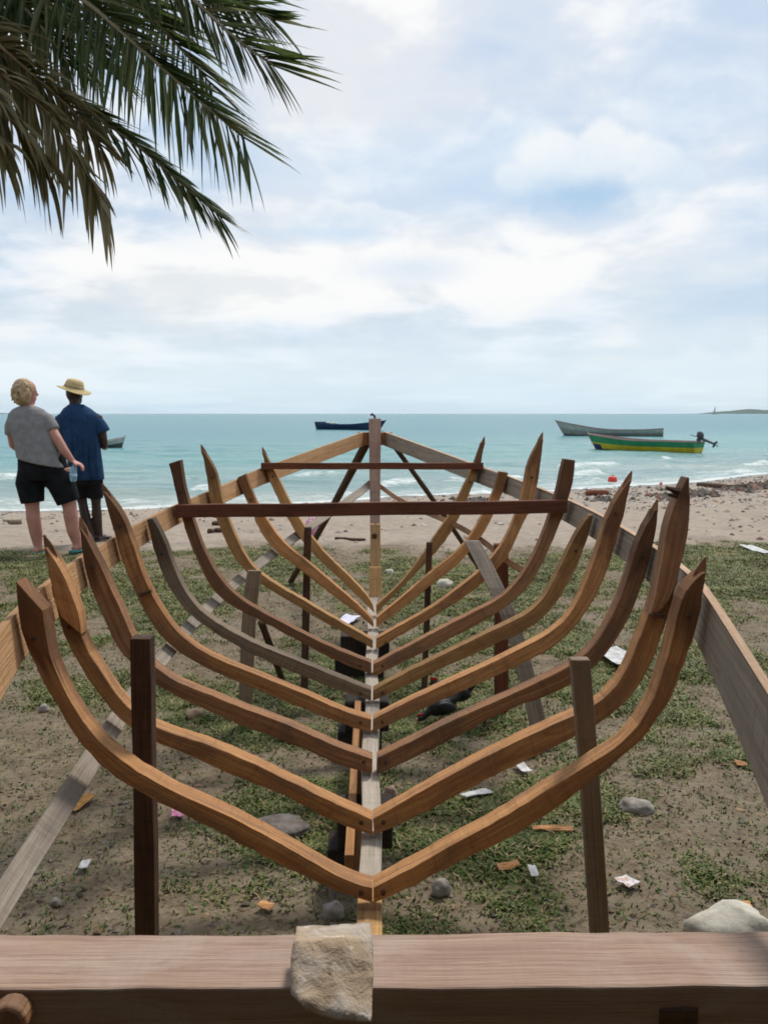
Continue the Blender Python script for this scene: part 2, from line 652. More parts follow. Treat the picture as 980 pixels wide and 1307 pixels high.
# ---------------------------------------------------------------- sea
wx = axis(-4200, 4200, -14, 20, 0.22, 1.12)
wy = axis(15.0, 4200, 15.0, 48, 0.16, 1.07)


def wave_z(x, y):
    s = shore_y(x)
    q = y - s
    fade = 1 - smooth(40, 75, y)
    z = SEA
    if fade <= 0 or abs(x) > 60:
        return z, 0.0
    wob = 0.9 * fbm(x, y, 0.12, 4.0, 3)
    amp = 0.035 * fade * smooth(-0.5, 2.5, q)
    z += amp * (math.sin(1.05 * y - 0.35 * x + 4 * wob) + 0.7 * math.sin(1.9 * y + 0.5 * x + 5 * wob) + 0.9 * fbm(x, y, 0.9, 1.0, 3))
    # small breaking crests parallel to the shore
    foam = 0.0
    for (q0, h, wd, sd_) in ((1.6, 0.10, 0.34, 3.0), (4.3, 0.13, 0.42, 8.0), (8.5, 0.12, 0.45, 14.0)):
        qq = q - q0 - 1.1 * fbm(x, 0.0, 0.22, sd_, 3)
        part = smooth(0.02, 0.35, fbm(x, 0.0, 0.33, sd_ + 5, 3))
        bump = math.exp(-(qq / wd) ** 2) * part
        z += h * bump
        foam = max(foam, 0.8 * part * math.exp(-((qq + 0.25) / (wd * 1.25)) ** 2))
    # wash at the waterline
    foam = max(foam, 0.85 * math.exp(-((q - 0.25) / 0.55) ** 2))
    foam = max(foam, 0.55 * math.exp(-((q - 1.4) / 1.6) ** 2))
    return z, foam * fade


wv, foamA, depA = [], [], []
for y in wy:
    for x in wx:
        z, fo = wave_z(x, y)
        wv.append((x, y, z))
        foamA.append(fo)
        depA.append(min(max((y - (shore_y(x) if abs(x) < 400 else 20)) / 60.0, 0), 1))
nx = len(wx)
wf = [(j * nx + i, j * nx + i + 1, (j + 1) * nx + i + 1, (j + 1) * nx + i) for j in range(len(wy) - 1) for i in range(nx - 1)]
wm, t, b = new_mat('sea_water')
P = t.node('ShaderNodeTexCoord').outputs['Object']
fo = t.node('ShaderNodeAttribute', attribute_name='foam').outputs['Fac']
de = t.node('ShaderNodeAttribute', attribute_name='depth').outputs['Fac']
na = t.noise(t.scale(P, (0.5, 1.5, 1)), 1.1, 5, 0.6, 0.4)
nb = t.noise(t.scale(P, (0.12, 0.6, 1)), 0.5, 5, 0.6, 0.4)
nf = t.noise(t.scale(P, (1.6, 3.5, 1)), 1.8, 6, 0.7, 0.8)
shallow, mid, deep = (0.25, 0.31, 0.275), (0.105, 0.275, 0.265), (0.034, 0.190, 0.222)
c = t.mix(t.ss(de, 0.0, 0.32), shallow, mid)
c = t.mix(t.ss(de, 0.3, 1.0), c, deep)
c = t.mix(t.m('MULTIPLY', t.ss(nb, 0.42, 0.62), 0.45), c, (0.06, 0.20, 0.225))
fm = t.m('MULTIPLY', t.ss(t.m('ADD', t.m('MULTIPLY', fo, 1.0), t.m('MULTIPLY', t.m('SUBTRACT', nf, 0.5), 1.9)), 0.35, 1.05), 0.8)
c = t.mix(fm, c, (0.80, 0.81, 0.79))
t.l.new(c, b.inputs['Base Color'])
b.inputs['IOR'].default_value = 1.33
b.inputs['Specular IOR Level'].default_value = 0.3
t.l.new(t.m('ADD', 0.24, t.m('MULTIPLY', fm, 0.6)), b.inputs['Roughness'])
bp = t.node('ShaderNodeBump')
bp.inputs['Strength'].default_value = 1.0
bp.inputs['Distance'].default_value = 0.22
t.l.new(t.m('ADD', na, t.m('MULTIPLY', nb, 0.9)), bp.inputs['Height'])
t.l.new(bp.outputs[0], b.inputs['Normal'])
wme = bpy.data.meshes.new('sea')
wme.from_pydata(wv, [], wf)
wme.materials.append(wm)
wme.polygons.foreach_set('use_smooth', [True] * len(wf))
wme.attributes.new('foam', 'FLOAT', 'POINT').data.foreach_set('value', foamA)
wme.attributes.new('depth', 'FLOAT', 'POINT').data.foreach_set('value', depA)
sea = bpy.data.objects.new('sea', wme)
col.objects.link(sea)
tag(sea, kind='structure')

# ---------------------------------------------------------------- far land
hill_mat = plain('far_land', (0.05, 0.085, 0.05), (0.085, 0.10, 0.07), 0.004, 0.9, 0.1)


def headland(name, x0, x1, y, hmax, depth, seed):
    mb = MB()
    n = 60
    rows = 7
    vv, ff = [], []
    for i in range(n + 1):
        u = i / n
        x = x0 + (x1 - x0) * u
        h = hmax * (smooth(0, 0.35, u) if seed > 0 else 1 - smooth(0.5, 1.0, u)) * (0.72 + 0.5 * fbm(u * 6, 0, 1.0, abs(seed), 4))
        for k in range(rows):
            s = k / (rows - 1)
            vv.append((x, y + depth * s, SEA - 0.5 + max(h, 0.4) * math.sin(math.pi * s) * (1 + 0.12 * fbm(x * 0.01, s * 4, 1.0, 5.0))))
    for i in range(n):
        for k in range(rows - 1):
            ff.append((i * rows + k, (i + 1) * rows + k, (i + 1) * rows + k + 1, i * rows + k + 1))
    mb.add(vv, ff)
    o = mb.build(name, hill_mat, smooth=True)
    tag(o, kind='structure')
    return o


headland('headland', 1010, 2150, 2850, 23, 480, 3.0)
headland('headland', -1950, -1150, 2950, 10, 480, -5.0)

# ---------------------------------------------------------------- boat skeleton
ZV = 0.385                                    # height where the two halves of a rib meet (front upper edge)
VPX = [(475, 1136), (475, 1046), (478, 969), (474, 918), (474, 881), (474, 846), (478, 817), (478, 791), (478, 775)]
DR = [on_z(x, y, ZV).y for x, y in VPX]
TH = 0.054
LIN = [
    [(475, 1133), (454, 1131), (348, 1071), (289, 1040), (230, 1014), (200, 1000), (179, 987), (143, 961), (117, 937), (92, 899), (71, 858), (61, 827), (57, 803), (55, 780)],
    [(475, 1046), (425, 1024), (377, 1001), (318, 972), (259, 948), (230, 938), (199, 931), (166, 906), (153, 893), (133, 863), (112, 832), (101, 806), (97, 782), (90, 754)],
    [(478, 969), (425, 951), (366, 924), (318, 907), (259, 883), (245, 878), (219, 868), (196, 850), (172, 822), (161, 793), (147, 763), (135, 736), (129, 722), (120, 704), (104, 676)],
    [(474, 918), (446, 911), (397, 889), (348, 869), (299, 850), (275, 840), (251, 828), (231, 812), (214, 791), (198, 767), (186, 742), (173, 706), (161, 667), (151, 648), (134, 629)],
    [(474, 881), (421, 860), (372, 840), (323, 820), (298, 807), (275, 794), (255, 779), (239, 759), (226, 734), (214, 702), (205, 677), (195, 662)],
    [(474, 846), (421, 825), (372, 801), (331, 779), (310, 767), (292, 752), (275, 730), (264, 710), (254, 687), (247, 664), (240, 642), (236, 622), (231, 602), (230, 587)],
    [(478, 817), (421, 786), (372, 757), (347, 743), (330, 730), (317, 717), (308, 700), (299, 682), (291, 661), (283, 638), (278, 607), (270, 591), (260, 576)],
    [(478, 791), (455, 770), (422, 742), (390, 715), (369, 699), (353, 682), (341, 664), (327, 640), (318, 619), (313, 605)],
    [(478, 772), (469, 760), (443, 733), (414, 705), (396, 682), (382, 662), (367, 635), (355, 609), (344, 591), (338, 578)],
]
LOUT = [
    [(475, 1152), (454, 1148), (407, 1127), (348, 1099), (289, 1067), (230, 1037), (191, 1019), (163, 1002), (122, 973), (102, 947), (77, 909), (56, 870), (37, 835), (27, 804), (22, 781), (20, 741)],
    [(475, 1066), (425, 1049), (366, 1016), (318, 998), (277, 983), (241, 961), (219, 957), (196, 947), (153, 921), (133, 893), (107, 860), (87, 822), (76, 795), (70, 768), (66, 748)],
    [(475, 988), (437, 978), (377, 951), (318, 930), (259, 904), (245, 898), (222, 888), (196, 873), (167, 846), (147, 824), (133, 789), (118, 755), (108, 726), (104, 702), (102, 674)],
    [(473, 935), (446, 928), (397, 908), (348, 889), (298, 867), (275, 859), (251, 846), (226, 832), (206, 814), (190, 793), (177, 765), (167, 742), (153, 708), (145, 675), (137, 646), (132, 628)],
    [(474, 895), (421, 877), (372, 857), (323, 836), (298, 822), (279, 811), (259, 797), (239, 781), (222, 761), (210, 738), (200, 712), (192, 687), (188, 663)],
    [(474, 861), (421, 840), (372, 813), (331, 791), (299, 776), (274, 758), (262, 736), (249, 710), (237, 677), (230, 655), (226, 633), (221, 615), (216, 592)],
    [(476, 828), (421, 798), (372, 769), (336, 747), (313, 730), (301, 715), (290, 695), (280, 671), (268, 642), (265, 612), (261, 593), (258, 576)],
    [(477, 801), (455, 782), (422, 758), (386, 729), (365, 713), (345, 697), (328, 670), (314, 635), (304, 621), (303, 609)],
    [(478, 783), (459, 764), (431, 736), (402, 709), (382, 686), (367, 662), (353, 633), (341, 607), (336, 584), (336, 578)],
]
RIN = [
    [(476, 1133), (529, 1106), (588, 1072), (640, 1045), (693, 1011), (746, 979), (788, 954), (810, 934), (831, 899), (845, 862), (852, 834), (858, 814), (866, 772), (871, 750), (895, 733)],
    [(476, 1045), (529, 1015), (588, 982), (647, 952), (707, 924), (754, 904), (780, 884), (799, 857), (811, 828), (821, 801), (833, 772), (842, 740), (850, 712)],
    [(481, 968), (529, 944), (568, 924), (617, 902), (666, 880), (725, 852), (746, 838), (757, 826), (773, 801), (789, 770), (802, 732), (813, 693), (831, 658), (836, 651)],
    [(476, 918), (519, 896), (568, 873), (617, 851), (666, 827), (710, 803), (733, 777), (745, 750), (757, 719), (767, 689), (777, 652), (790, 632), (802, 614)],
    [(476, 881), (519, 858), (568, 834), (617, 810), (656, 792), (685, 775), (702, 750), (714, 725), (726, 701), (739, 675), (752, 658)],
    [(476, 848), (543, 813), (592, 787), (627, 770), (647, 757), (665, 736), (682, 707), (694, 680), (702, 656), (710, 631), (718, 592), (720, 586)],
    [(480, 815), (543, 780), (568, 763), (605, 735), (628, 712), (645, 688), (657, 660), (667, 632), (673, 592), (682, 574), (690, 560)],
    [(480, 789), (511, 764), (552, 729), (584, 703), (599, 686), (613, 662), (625, 639), (633, 617), (637, 602)],
    [(480, 773), (511, 744), (537, 711), (556, 682), (572, 660), (584, 635), (594, 615), (605, 591), (614, 565)],
]
ROUT = [
    [(477, 1152), (514, 1138), (588, 1098), (647, 1072), (707, 1033), (746, 1004), (788, 972), (812, 953), (836, 923), (857, 889), (873, 846), (877, 833), (890, 801), (896, 770), (900, 730)],
    [(477, 1067), (529, 1044), (588, 1012), (647, 982), (707, 954), (754, 930), (778, 915), (804, 891), (826, 860), (836, 833), (848, 801), (858, 770), (864, 742)],
    [(481, 988), (529, 967), (588, 938), (617, 921), (666, 899), (722, 879), (754, 855), (778, 831), (799, 796), (815, 759), (826, 727), (834, 696), (839, 651)],
    [(476, 935), (519, 914), (568, 892), (617, 870), (666, 847), (710, 825), (731, 803), (751, 778), (767, 748), (780, 713), (788, 683), (796, 658), (800, 640), (805, 613)],
    [(476, 895), (519, 875), (568, 851), (617, 829), (661, 810), (695, 788), (716, 760), (731, 734), (743, 705), (751, 683), (757, 657)],
    [(476, 864), (543, 831), (592, 806), (629, 786), (650, 772), (671, 754), (688, 727), (700, 703), (712, 672), (722, 648), (729, 627), (734, 588)],
    [(480, 829), (543, 793), (587, 766), (613, 746), (634, 728), (650, 707), (661, 681), (673, 658), (684, 627), (690, 587), (693, 561)],
    [(480, 801), (519, 773), (552, 745), (584, 721), (605, 697), (621, 674), (633, 648), (645, 619), (648, 603)],
    [(480, 784), (515, 748), (541, 721), (560, 701), (580, 672), (594, 642), (605, 615), (613, 595), (618, 565)],
]
boat = empty('boat_skeleton', (0, 3.5, 0))
tag(boat, 'unfinished wooden boat skeleton of curved ribs on a keel, propped on the grass', 'boat skeleton')


TIPS = {}


def rib_mesh(inner, outer, d, n=44, th=TH, wob=0.0018, seed=1.0, shift=0.0, wear=1.0):
    a = catmull([at(x, y, d) for x, y in inner], n)
    c = catmull([at(x, y, d) for x, y in outer], n)
    for _ in range(5):
        a = [a[0]] + [a[k - 1] * 0.25 + a[k] * 0.5 + a[k + 1] * 0.25 for k in range(1, n - 1)] + [a[-1]]
        c = [c[0]] + [c[k - 1] * 0.25 + c[k] * 0.5 + c[k + 1] * 0.25 for k in range(1, n - 1)] + [c[-1]]
    rings, uv = [], []
    L = 0.0
    mb = MB()
    for i in range(n):
        if i:
            L += (a[i] - a[i - 1]).length
        wi = Vector((mnoise.noise((i * 0.9, seed, 0.3)), 0, mnoise.noise((i * 0.9, seed, 7.3)))) * wob
        wo_ = Vector((mnoise.noise((i * 0.9, seed, 13.3)), 0, mnoise.noise((i * 0.9, seed, 17.3)))) * wob * 1.8
        y0, y1 = d + 0.003 * mnoise.noise((i * 0.4, seed, 23.0)) + shift, d + th + 0.003 * mnoise.noise((i * 0.4, seed, 33.0)) + shift
        k0 = (y0 - CAM.y) / (d - CAM.y)
        p, q = a[i] + wi, c[i] + wo_
        m1 = p.lerp(q, 0.5)
        rings.append([(p.x, y0, p.z), (m1.x, y0 - 0.0012, m1.z), (q.x, y0, q.z), (q.x, y1, q.z), (p.x, y1, p.z)])
        uv.append(L)
    vv, ff, uu = [], [], []
    N = 5
    for i, rg in enumerate(rings):
        for j, p in enumerate(rg):
            vv.append(p)
            uu.append((uv[i], (0.0, 0.025, 0.05, 0.095, 0.145)[j] + seed * 0.31))
    for i in range(n - 1):
        for j in range(N):
            k = (j + 1) % N
            ff.append((i * N + j, i * N + k, (i + 1) * N + k, (i + 1) * N + j))
    ff.append(tuple(reversed(range(N))))
    ff.append(tuple((n - 1) * N + j for j in range(N)))
    mb.add(vv, ff, uu)
    e0, e1 = Vector(rings[-1][0]), Vector(rings[-1][2])
    hi, lo_ = (e0, e1) if e0.z > e1.z else (e1, e0)
    dirn = ((e0 + e1) / 2 - (Vector(rings[-4][0]) + Vector(rings[-4][2])) / 2).normalized()
    TIPS[seed] = (hi.lerp(lo_, 0.25), dirn, min((e0 - e1).length, 0.03))
    mb.wear = [smooth(0.72, 1.0, (k // N) / (n - 1)) * wear for k in range(len(vv))]
    return mb


W_DKBROWN = wood('wood_darkbrown', (0.25, 0.125, 0.06), (0.16, 0.075, 0.036), (0.065, 0.03, 0.016), 0.6, (0.12, 0.065, 0.04))
LM = [W_ORANGE, W_ORANGE, W_BROWN, W_ORANGE, W_GREYBROWN, W_DKBROWN, W_YELLOW, W_ORANGE, W_YELLOW]
RM = [W_ORANGE, W_ORANGE, W_BROWN, W_ORANGE, W_YELLOW, W_BROWN, W_ORANGE, W_ORANGE, W_YELLOW]
for i in range(9):
    lin = [(min(x, 475.5), y) for x, y in LIN[i]]
    o = rib_mesh(lin, LOUT[i], DR[i], seed=i + 1.0).build('rib', LM[i], boat, bevel=0.0016)
    if i == 4:
        o['label'] = 'weathered grey rib half'
    o = rib_mesh(RIN[i], ROUT[i], DR[i] + 0.004, seed=i + 21.0).build('rib', RM[i], boat, bevel=0.0016)
# lapped upper pieces of the second pair of ribs
o = rib_mesh([(104, 809), (103, 790), (89, 752), (78, 726), (59, 700)], [(78, 787), (72, 776), (65, 744), (61, 722), (57, 700)], DR[1] - 0.012, 14, 0.05, seed=41.0)
o.build('rib_top', W_ORANGE, boat, bevel=0.003)['label'] = 'short lapped upper piece of a left rib'
o = rib_mesh([(829, 784), (837, 764), (845, 711), (851, 675), (857, 641), (866, 634), (871, 622), (877, 609)], [(836, 786), (855, 770), (866, 738), (876, 693), (880, 660), (881, 642), (880, 625), (879, 609)], DR[1] - 0.010, 14, 0.05, seed=43.0)
o.build('rib_top', W_BROWN, boat, bevel=0.003)['label'] = 'tall splintered lapped upper piece of a right rib'
# splinters at that top
mb = MB()
p0 = at(866, 628, DR[1])
mb.tube([p0, p0 + Vector((-0.035, -0.012, 0.012))], [0.010, 0.004], 6)
mb.tube([p0 + Vector((0, 0, -0.01)), p0 + Vector((-0.03, -0.014, -0.006))], [0.008, 0.003], 6)
mb.build('splinter', W_DARK, boat)
for sd_ in (3.0, 4.0, 7.0, 9.0, 41.0, 21.0, 23.0, 24.0, 27.0, 29.0):
    tp_, dn_, wd_ = TIPS[sd_]
    tp_ = tp_ + Vector((0, TH * 0.45, 0))
    mb = MB()
    r0 = max(0.006, wd_ * 0.35)
    mb.tube([tp_ - dn_ * 0.03, tp_ - dn_ * 0.004, tp_ + dn_ * 0.014, tp_ + dn_ * 0.03], [(r0 * 0.8, 0.012), (r0 * 0.85, 0.013), (r0 * 0.4, 0.008), (0.001, 0.002)], 6)
    mb.build('splinter', W_BROWN, boat)
# dark lashing / notch on the fourth left rib
for (x, y, i) in ((186, 757, 3), (842, 786, 1)):
    mb = MB()
    p = at(x, y, DR[i] - 0.012)
    mb.box(p, (0.042, 0.012, 0.011), Matrix.Rotation(R(-20 if x < 400 else 12), 3, 'Y'))
    mb.build('dark_block', W_DARK, boat, bevel=0.002)

# nail heads where the halves meet and where the planks cross the ribs
IRON = plain('nail_iron', (0.035, 0.028, 0.025), (0.10, 0.05, 0.03), 60, 0.6, 0.4)
for i in range(9):
    for (x, y) in ((VPX[i][0] - 14, VPX[i][1] + 4), (VPX[i][0] + 14, VPX[i][1] + 4), (LIN[i][-3][0] * 0.5 + LOUT[i][-3][0] * 0.5, LIN[i][-3][1] * 0.5 + LOUT[i][-3][1] * 0.5), (RIN[i][-3][0] * 0.5 + ROUT[i][-3][0] * 0.5, RIN[i][-3][1] * 0.5 + ROUT[i][-3][1] * 0.5)):
        mb = MB()
        p = at(x, y, DR[i] - 0.0005)
        mb.tube([p + Vector((0, 0.012, 0)), p + Vector((0, -0.003, 0)), p + Vector((0, -0.004, 0))], [0.0055, 0.0055, 0.003], 8)
        mb.build('nail', IRON, boat)

# keel
KZ = ZV - 0.055
KEEL_END = 5.42
mb = MB()
n = 30
rings, uu = [], []
for i in range(n + 1):
    y = 1.99 + (KEEL_END - 1.99) * i / n
    x = 0.004 * math.sin(i * 0.7)
    rings.append([(x - 0.026, y, KZ - 0.10), (x + 0.026, y, KZ - 0.10), (x + 0.026, y, KZ), (x - 0.026, y, KZ)])
mb.loft(rings)
mb.build('keel', W_PALE, boat, bevel=0.003)
mb = MB()
mb.loft([[(-0.027, y, KZ - 0.09), (0.027, y, KZ - 0.09), (0.027, y, KZ + 0.004), (-0.027, y, KZ + 0.004)] for y in (1.45, 1.6, 1.8, 1.985)])
mb.build('keel_end', W_YELLOW, boat, bevel=0.003)['label'] = 'fresh yellow end piece of the keel'
mb = MB()
mb.loft([[(-0.066, y, KZ - 0.14), (-0.042, y, KZ - 0.14), (-0.042, y, KZ - 0.055), (-0.066, y, KZ - 0.055)] for y in (2.2, 2.6, 3.0, 3.45)])
mb.loft([[(-0.05, y, KZ - 0.13), (-0.020, y, KZ - 0.13), (-0.020, y, KZ - 0.1005), (-0.05, y, KZ - 0.1005)] for y in (2.2, 3.45)])
mb.build('side_batten', W_ORANGE, boat, bevel=0.002)['label'] = 'thin orange batten along the left of the keel'

# stem: raked post and its pale apron
ST_Y, ST_Z = 6.0, at(478, 534, 6.0).z
mb = MB()
rings = []
for i in range(13):
    s = i / 12
    y = KEEL_END - 0.02 + (ST_Y - KEEL_END + 0.02) * (s ** 0.75)
    z = KZ - 0.08 + (ST_Z - KZ + 0.08) * s
    hw = 0.026 + 0.015 * s
    cx = at(478.5, 600, y).x
    rings.append([(cx - hw, y, z), (cx + hw, y, z), (cx + hw * 0.8, y + 0.11, z - 0.02), (cx - hw * 0.8, y + 0.11, z - 0.02)])
mb.loft(rings)
stem = mb.build('stem_post', W_PINK, boat, bevel=0.004)
mb = MB()
ca = at(479, 730, 5.35)
for s in (-1, 1):
    mb.loft([[(ca.x + s * 0.018 - 0.013, y, z), (ca.x + s * 0.018 + 0.013, y, z), (ca.x + s * 0.018 + 0.013, y + 0.06, z), (ca.x + s * 0.018 - 0.013, y + 0.06, z)]
             for y, z in ((5.22, KZ), (5.30, KZ + 0.13), (5.41, KZ + 0.30), (5.46, KZ + 0.395))])
mb.loft([[(ca.x - 0.036, y, z), (ca.x + 0.036, y, z), (ca.x + 0.032, y + 0.06, z), (ca.x - 0.032, y + 0.06, z)] for y, z in ((5.185, KZ + 0.001), (5.25, KZ + 0.10), (5.295, KZ + 0.16))])
mb.build('apron', W_YELLOW, boat, bevel=0.003)['label'] = 'pale yellow knee joining keel and stem'
mb = MB()
p = at(478, 684, 5.44)
mb.box(p, (0.028, 0.05, 0.03))
mb.build('bolt_block', W_DARK, boat, bevel=0.003)
mb = MB()
p = Vector((rings[-1][0][0] + 0.041, ST_Y + 0.05, ST_Z - 0.02))
mb.tube([p + Vector((0, 0, 0)), p + Vector((-0.002, 0, 0.035)), p + Vector((-0.018, 0, 0.048)), p + Vector((-0.03, 0, 0.040))], 0.008, 8)
mb.build('hook', plain('iron', (0.05, 0.04, 0.035), (0.09, 0.05, 0.03), 40, 0.6, 0.5), boat)
for px_, s in ((465, -1), (492, 1)):
    mb = MB()
    p = at(px_, 560, ST_Y + 0.03)
    mb.box(p + Vector((s * 0.0, 0.02, 0)), (0.045, 0.09, 0.085), Matrix.Rotation(R(-s * 38), 3, 'Z'))
    mb.build('cheek_block', W_ORANGE, boat, bevel=0.003)


# sheer planks on the outside of the ribs
def strip(name, tops, bots, thick, mat, n=70, sgn=1, bevel=0.002):
    a, c = catmull(tops, n), catmull(bots, n)
    rings = []
    for i in range(n):
        t_ = (a[min(i + 1, n - 1)] - a[max(i - 1, 0)]).normalized()
        dn = (c[i] - a[i]).normalized()
        nrm = t_.cross(dn).normalized()
        if nrm.x * sgn < 0:
            nrm = -nrm
        rings.append([a[i], c[i], c[i] + nrm * thick, a[i] + nrm * thick])
    mb = MB()
    vv, ff, uu = [], [], []
    L = 0
    for i, rg in enumerate(rings):
        if i:
            L += (rg[0] - rings[i - 1][0]).length
        wd = (rg[0] - rg[1]).length
        for j, p in enumerate(rg):
            vv.append(tuple(p))
            uu.append((L, (0, wd, wd + thick, 2 * wd)[j]))
    for i in range(n - 1):
        for j in range(4):
            k = (j + 1) % 4
            ff.append((i * 4 + j, i * 4 + k, (i + 1) * 4 + k, (i + 1) * 4 + j))
    ff.append((3, 2, 1, 0))
    ff.append(tuple((n - 1) * 4 + j for j in range(4)))
    mb.add(vv, ff, uu)
    return mb.build(name, mat, boat, bevel=bevel)


LT = [(23, 783), (62, 746), (103, 713), (146, 688), (188, 662), (225, 644), (266, 629), (303, 613), (339, 595)]
LB = [(34, 838), (74, 795), (111, 752), (154, 718), (193, 689), (230, 667), (270, 651), (309, 633), (344, 615)]
RT = [(898, 767), (876, 735), (835, 703), (792, 676), (757, 655), (729, 643), (690, 627), (648, 610), (613, 597)]
RB = [(889, 829), (863, 785), (828, 744), (784, 707), (751, 684), (722, 668), (686, 649), (645, 631), (608, 616)]


def plank_pts(px, stem_px, sgn, near):
    pts = [at(x, y, DR[i] + TH * 0.5) + Vector((sgn * 0.003, 0, 0)) for i, (x, y) in enumerate(px)]
    # smooth the run of the plank: fit cubic in depth
    Y = np.array([p.y for p in pts])
    X = np.array([p.x for p in pts])
    Z = np.array([p.z for p in pts])
    fx = np.poly1d(np.polyfit(Y, X, 3))
    fz = np.poly1d(np.polyfit(Y, Z, 2))
    out = [Vector(near)]
    for y, x, z in zip(Y, X, Z):
        out.append(Vector((0.5 * x + 0.5 * fx(y), y, 0.4 * z + 0.6 * fz(y))))
    out.append(at(stem_px[0], stem_px[1], ST_Y + 0.04))
    return out


lt = plank_pts(LT, (466, 551), -1, at(-52, 868, 1.36))
lb = plank_pts(LB, (467, 568), -1, at(-35, 966, 1.36))
o = strip('sheer_plank', lt, lb, 0.018, W_FRESH, sgn=-1)
o['label'] = 'fresh orange sheer plank of the left side'
rt = plank_pts(RT, (489, 552), 1, at(1036, 982, 1.36))
rb = plank_pts(RB, (488, 568), 1, at(1012, 1112, 1.36))
o = strip('sheer_plank', rt, rb, 0.018, W_GREY, sgn=1)
o['label'] = 'weathered grey sheer plank of the right side'
# separate paler strip along the top edge of the grey plank
cap_a = [p + Vector((0.001, 0, 0.0015)) for p in rt]
mb = MB()
a = catmull(cap_a, 60)
rings = [[p + Vector((-0.001, 0, 0.001)), p + Vector((0.017, 0, 0.0005)), p + Vector((0.017, 0, 0.004)), p + Vector((-0.001, 0, 0.0045))] for p in a]
mb.loft(rings)
mb.build('plank_edge', W_EDGE, boat)['label'] = 'pale top edge of the grey plank'

# ribbands at the turn of the bilge
LR = [(118, 968), (145, 928), (188, 868), (220, 829), (246, 796), (275, 766), (309, 735), (350, 703), (385, 679)]
pts = [at(0, 1155, 1.50), at(44, 1081, 1.66)] + [at(x, y, DR[i] + TH * 0.5) + Vector((-0.004, 0, -0.004)) for i, (x, y) in enumerate(LR)] + [at(450, 637, 5.6), at(470, 619, 5.85), at(480, 611, 5.97)]
pts.insert(0, at(-60, 1255, 1.34))
ya = np.array([p.y for p in pts])
fx = np.poly1d(np.polyfit(ya, [p.x for p in pts], 4))
fz = np.poly1d(np.polyfit(ya, [p.z for p in pts], 4))
pts = [Vector((0.4 * p.x + 0.6 * fx(p.y), p.y, 0.4 * p.z + 0.6 * fz(p.y))) for p in pts]
off = Vector((0.036, 0, -0.030))
strip('ribband', [p - off * 0.5 for p in pts], [p + off * 0.5 for p in pts], 0.014, W_GREY, sgn=-1)['label'] = 'long grey batten bent round the left side'
RRp = [(478, 615, 5.97), (487, 622, 5.85), (505, 635, 5.55), (535, 650, 5.2), (575, 667, DR[8] + 0.02), (612, 688, DR[7] + 0.02), (648, 717, DR[6] + 0.02), (672, 730, DR[6] - 0.14)]
pts = [at(*p) for p in RRp]
off = Vector((-0.016, 0, -0.022))
strip('ribband', [p - off * 0.5 for p in pts], [p + off * 0.5 for p in pts], 0.012, W_BROWN, n=40, sgn=1)['label'] = 'short brown batten bent round the right bow'

# cross bars
def bar(name, p0, p1, h, dep, mat):
    p0, p1 = Vector(p0), Vector(p1)
    mb = MB()
    n = 16
    rings, = [[]]
    for i in range(n + 1):
        p = p0.lerp(p1, i / n) + Vector((0, 0, 0.0014 * math.sin(i * 0.9) * (h / 0.05)))
        rings.append([p + Vector((0, 0, -h / 2)), p + Vector((0, dep, -h / 2)), p + Vector((0, dep, h / 2)), p + Vector((0, 0, h / 2))])
    mb.loft(rings)
    return mb.build(name, mat, boat, bevel=0.003)


d6 = DR[5] - 0.032
bar('cross_bar', at(224, 653, d6), at(724, 647, d6), 0.052, 0.03, W_RED)
d9 = DR[8] - 0.026
bar('cross_bar', at(333, 595, d9), at(617, 595, d9), 0.034, 0.024, W_RED)

# ---------------------------------------------------------------- blocks under the keel
def under_block(y, x0, x1, label, seed):
    r = random.Random(seed)
    g = empty('keel_block', ((x0 + x1) / 2, y, 0))
    tag(g, label, 'timber block', 'blocks under the keel')
    h = (KZ - 0.10 + 0.012) / 2
    for k in range(2):
        mb = MB()
        z = -0.012 + h * (k + 0.5)
        rings = []
        for i in range(7):
            x = x0 + (x1 - x0) * i / 6 + (0.03 if k else 0)
            q = lambda: r.uniform(-0.005, 0.005)
            zt = z + h / 2 - 0
            rings.append([(x, y - 0.07 + q(), z - h / 2), (x, y + 0.07 + q(), z - h / 2), (x, y + 0.065 + q(), zt), (x, y - 0.065 + q(), zt)])
        mb.loft(rings)
        mb.build('log', W_BLACK, g, bevel=0.008)
    return g


under_block(2.62, -0.13, 0.035, 'dark timber block stacked under the near part of the keel', 1)
under_block(3.62, -0.14, 0.04, 'dark timber block stacked under the middle of the keel', 2)
under_block(4.72, -0.20, 0.06, 'dark timber block stacked under the far end of the keel', 3)


# ---------------------------------------------------------------- props and stakes
def stake(name, label, pts, w_, t_, mat, lean_axis=None, group=None, mb_extra=None, round_=False):
    pts = [Vector(p) for p in pts]
    base = pts[-1]
    mb = MB()
    n = 9
    path = catmull(pts, n)
    if round_:
        mb.tube(path, [w_ * (0.9 + 0.25 * rng.random()) for _ in path], 8)
    else:
        rings = []
        sd_ = rng.random() * 50
        for i, p in enumerate(path):
            ww = w_ / 2 * (1 + 0.08 * mnoise.noise((i * 0.8, sd_, 0)))
            rings.append([p + Vector((-ww, -t_ / 2, 0)), p + Vector((ww, -t_ / 2, 0)), p + Vector((ww, t_ / 2, 0)), p + Vector((-ww, t_ / 2, 0))])
        mb.loft(rings)
    o = mb.build(name, mat, None, bevel=0.003 if not round_ else 0, smooth=round_)
    tag(o, label, 'stake' if name != 'prop_pole' else 'pole', group)
    return o


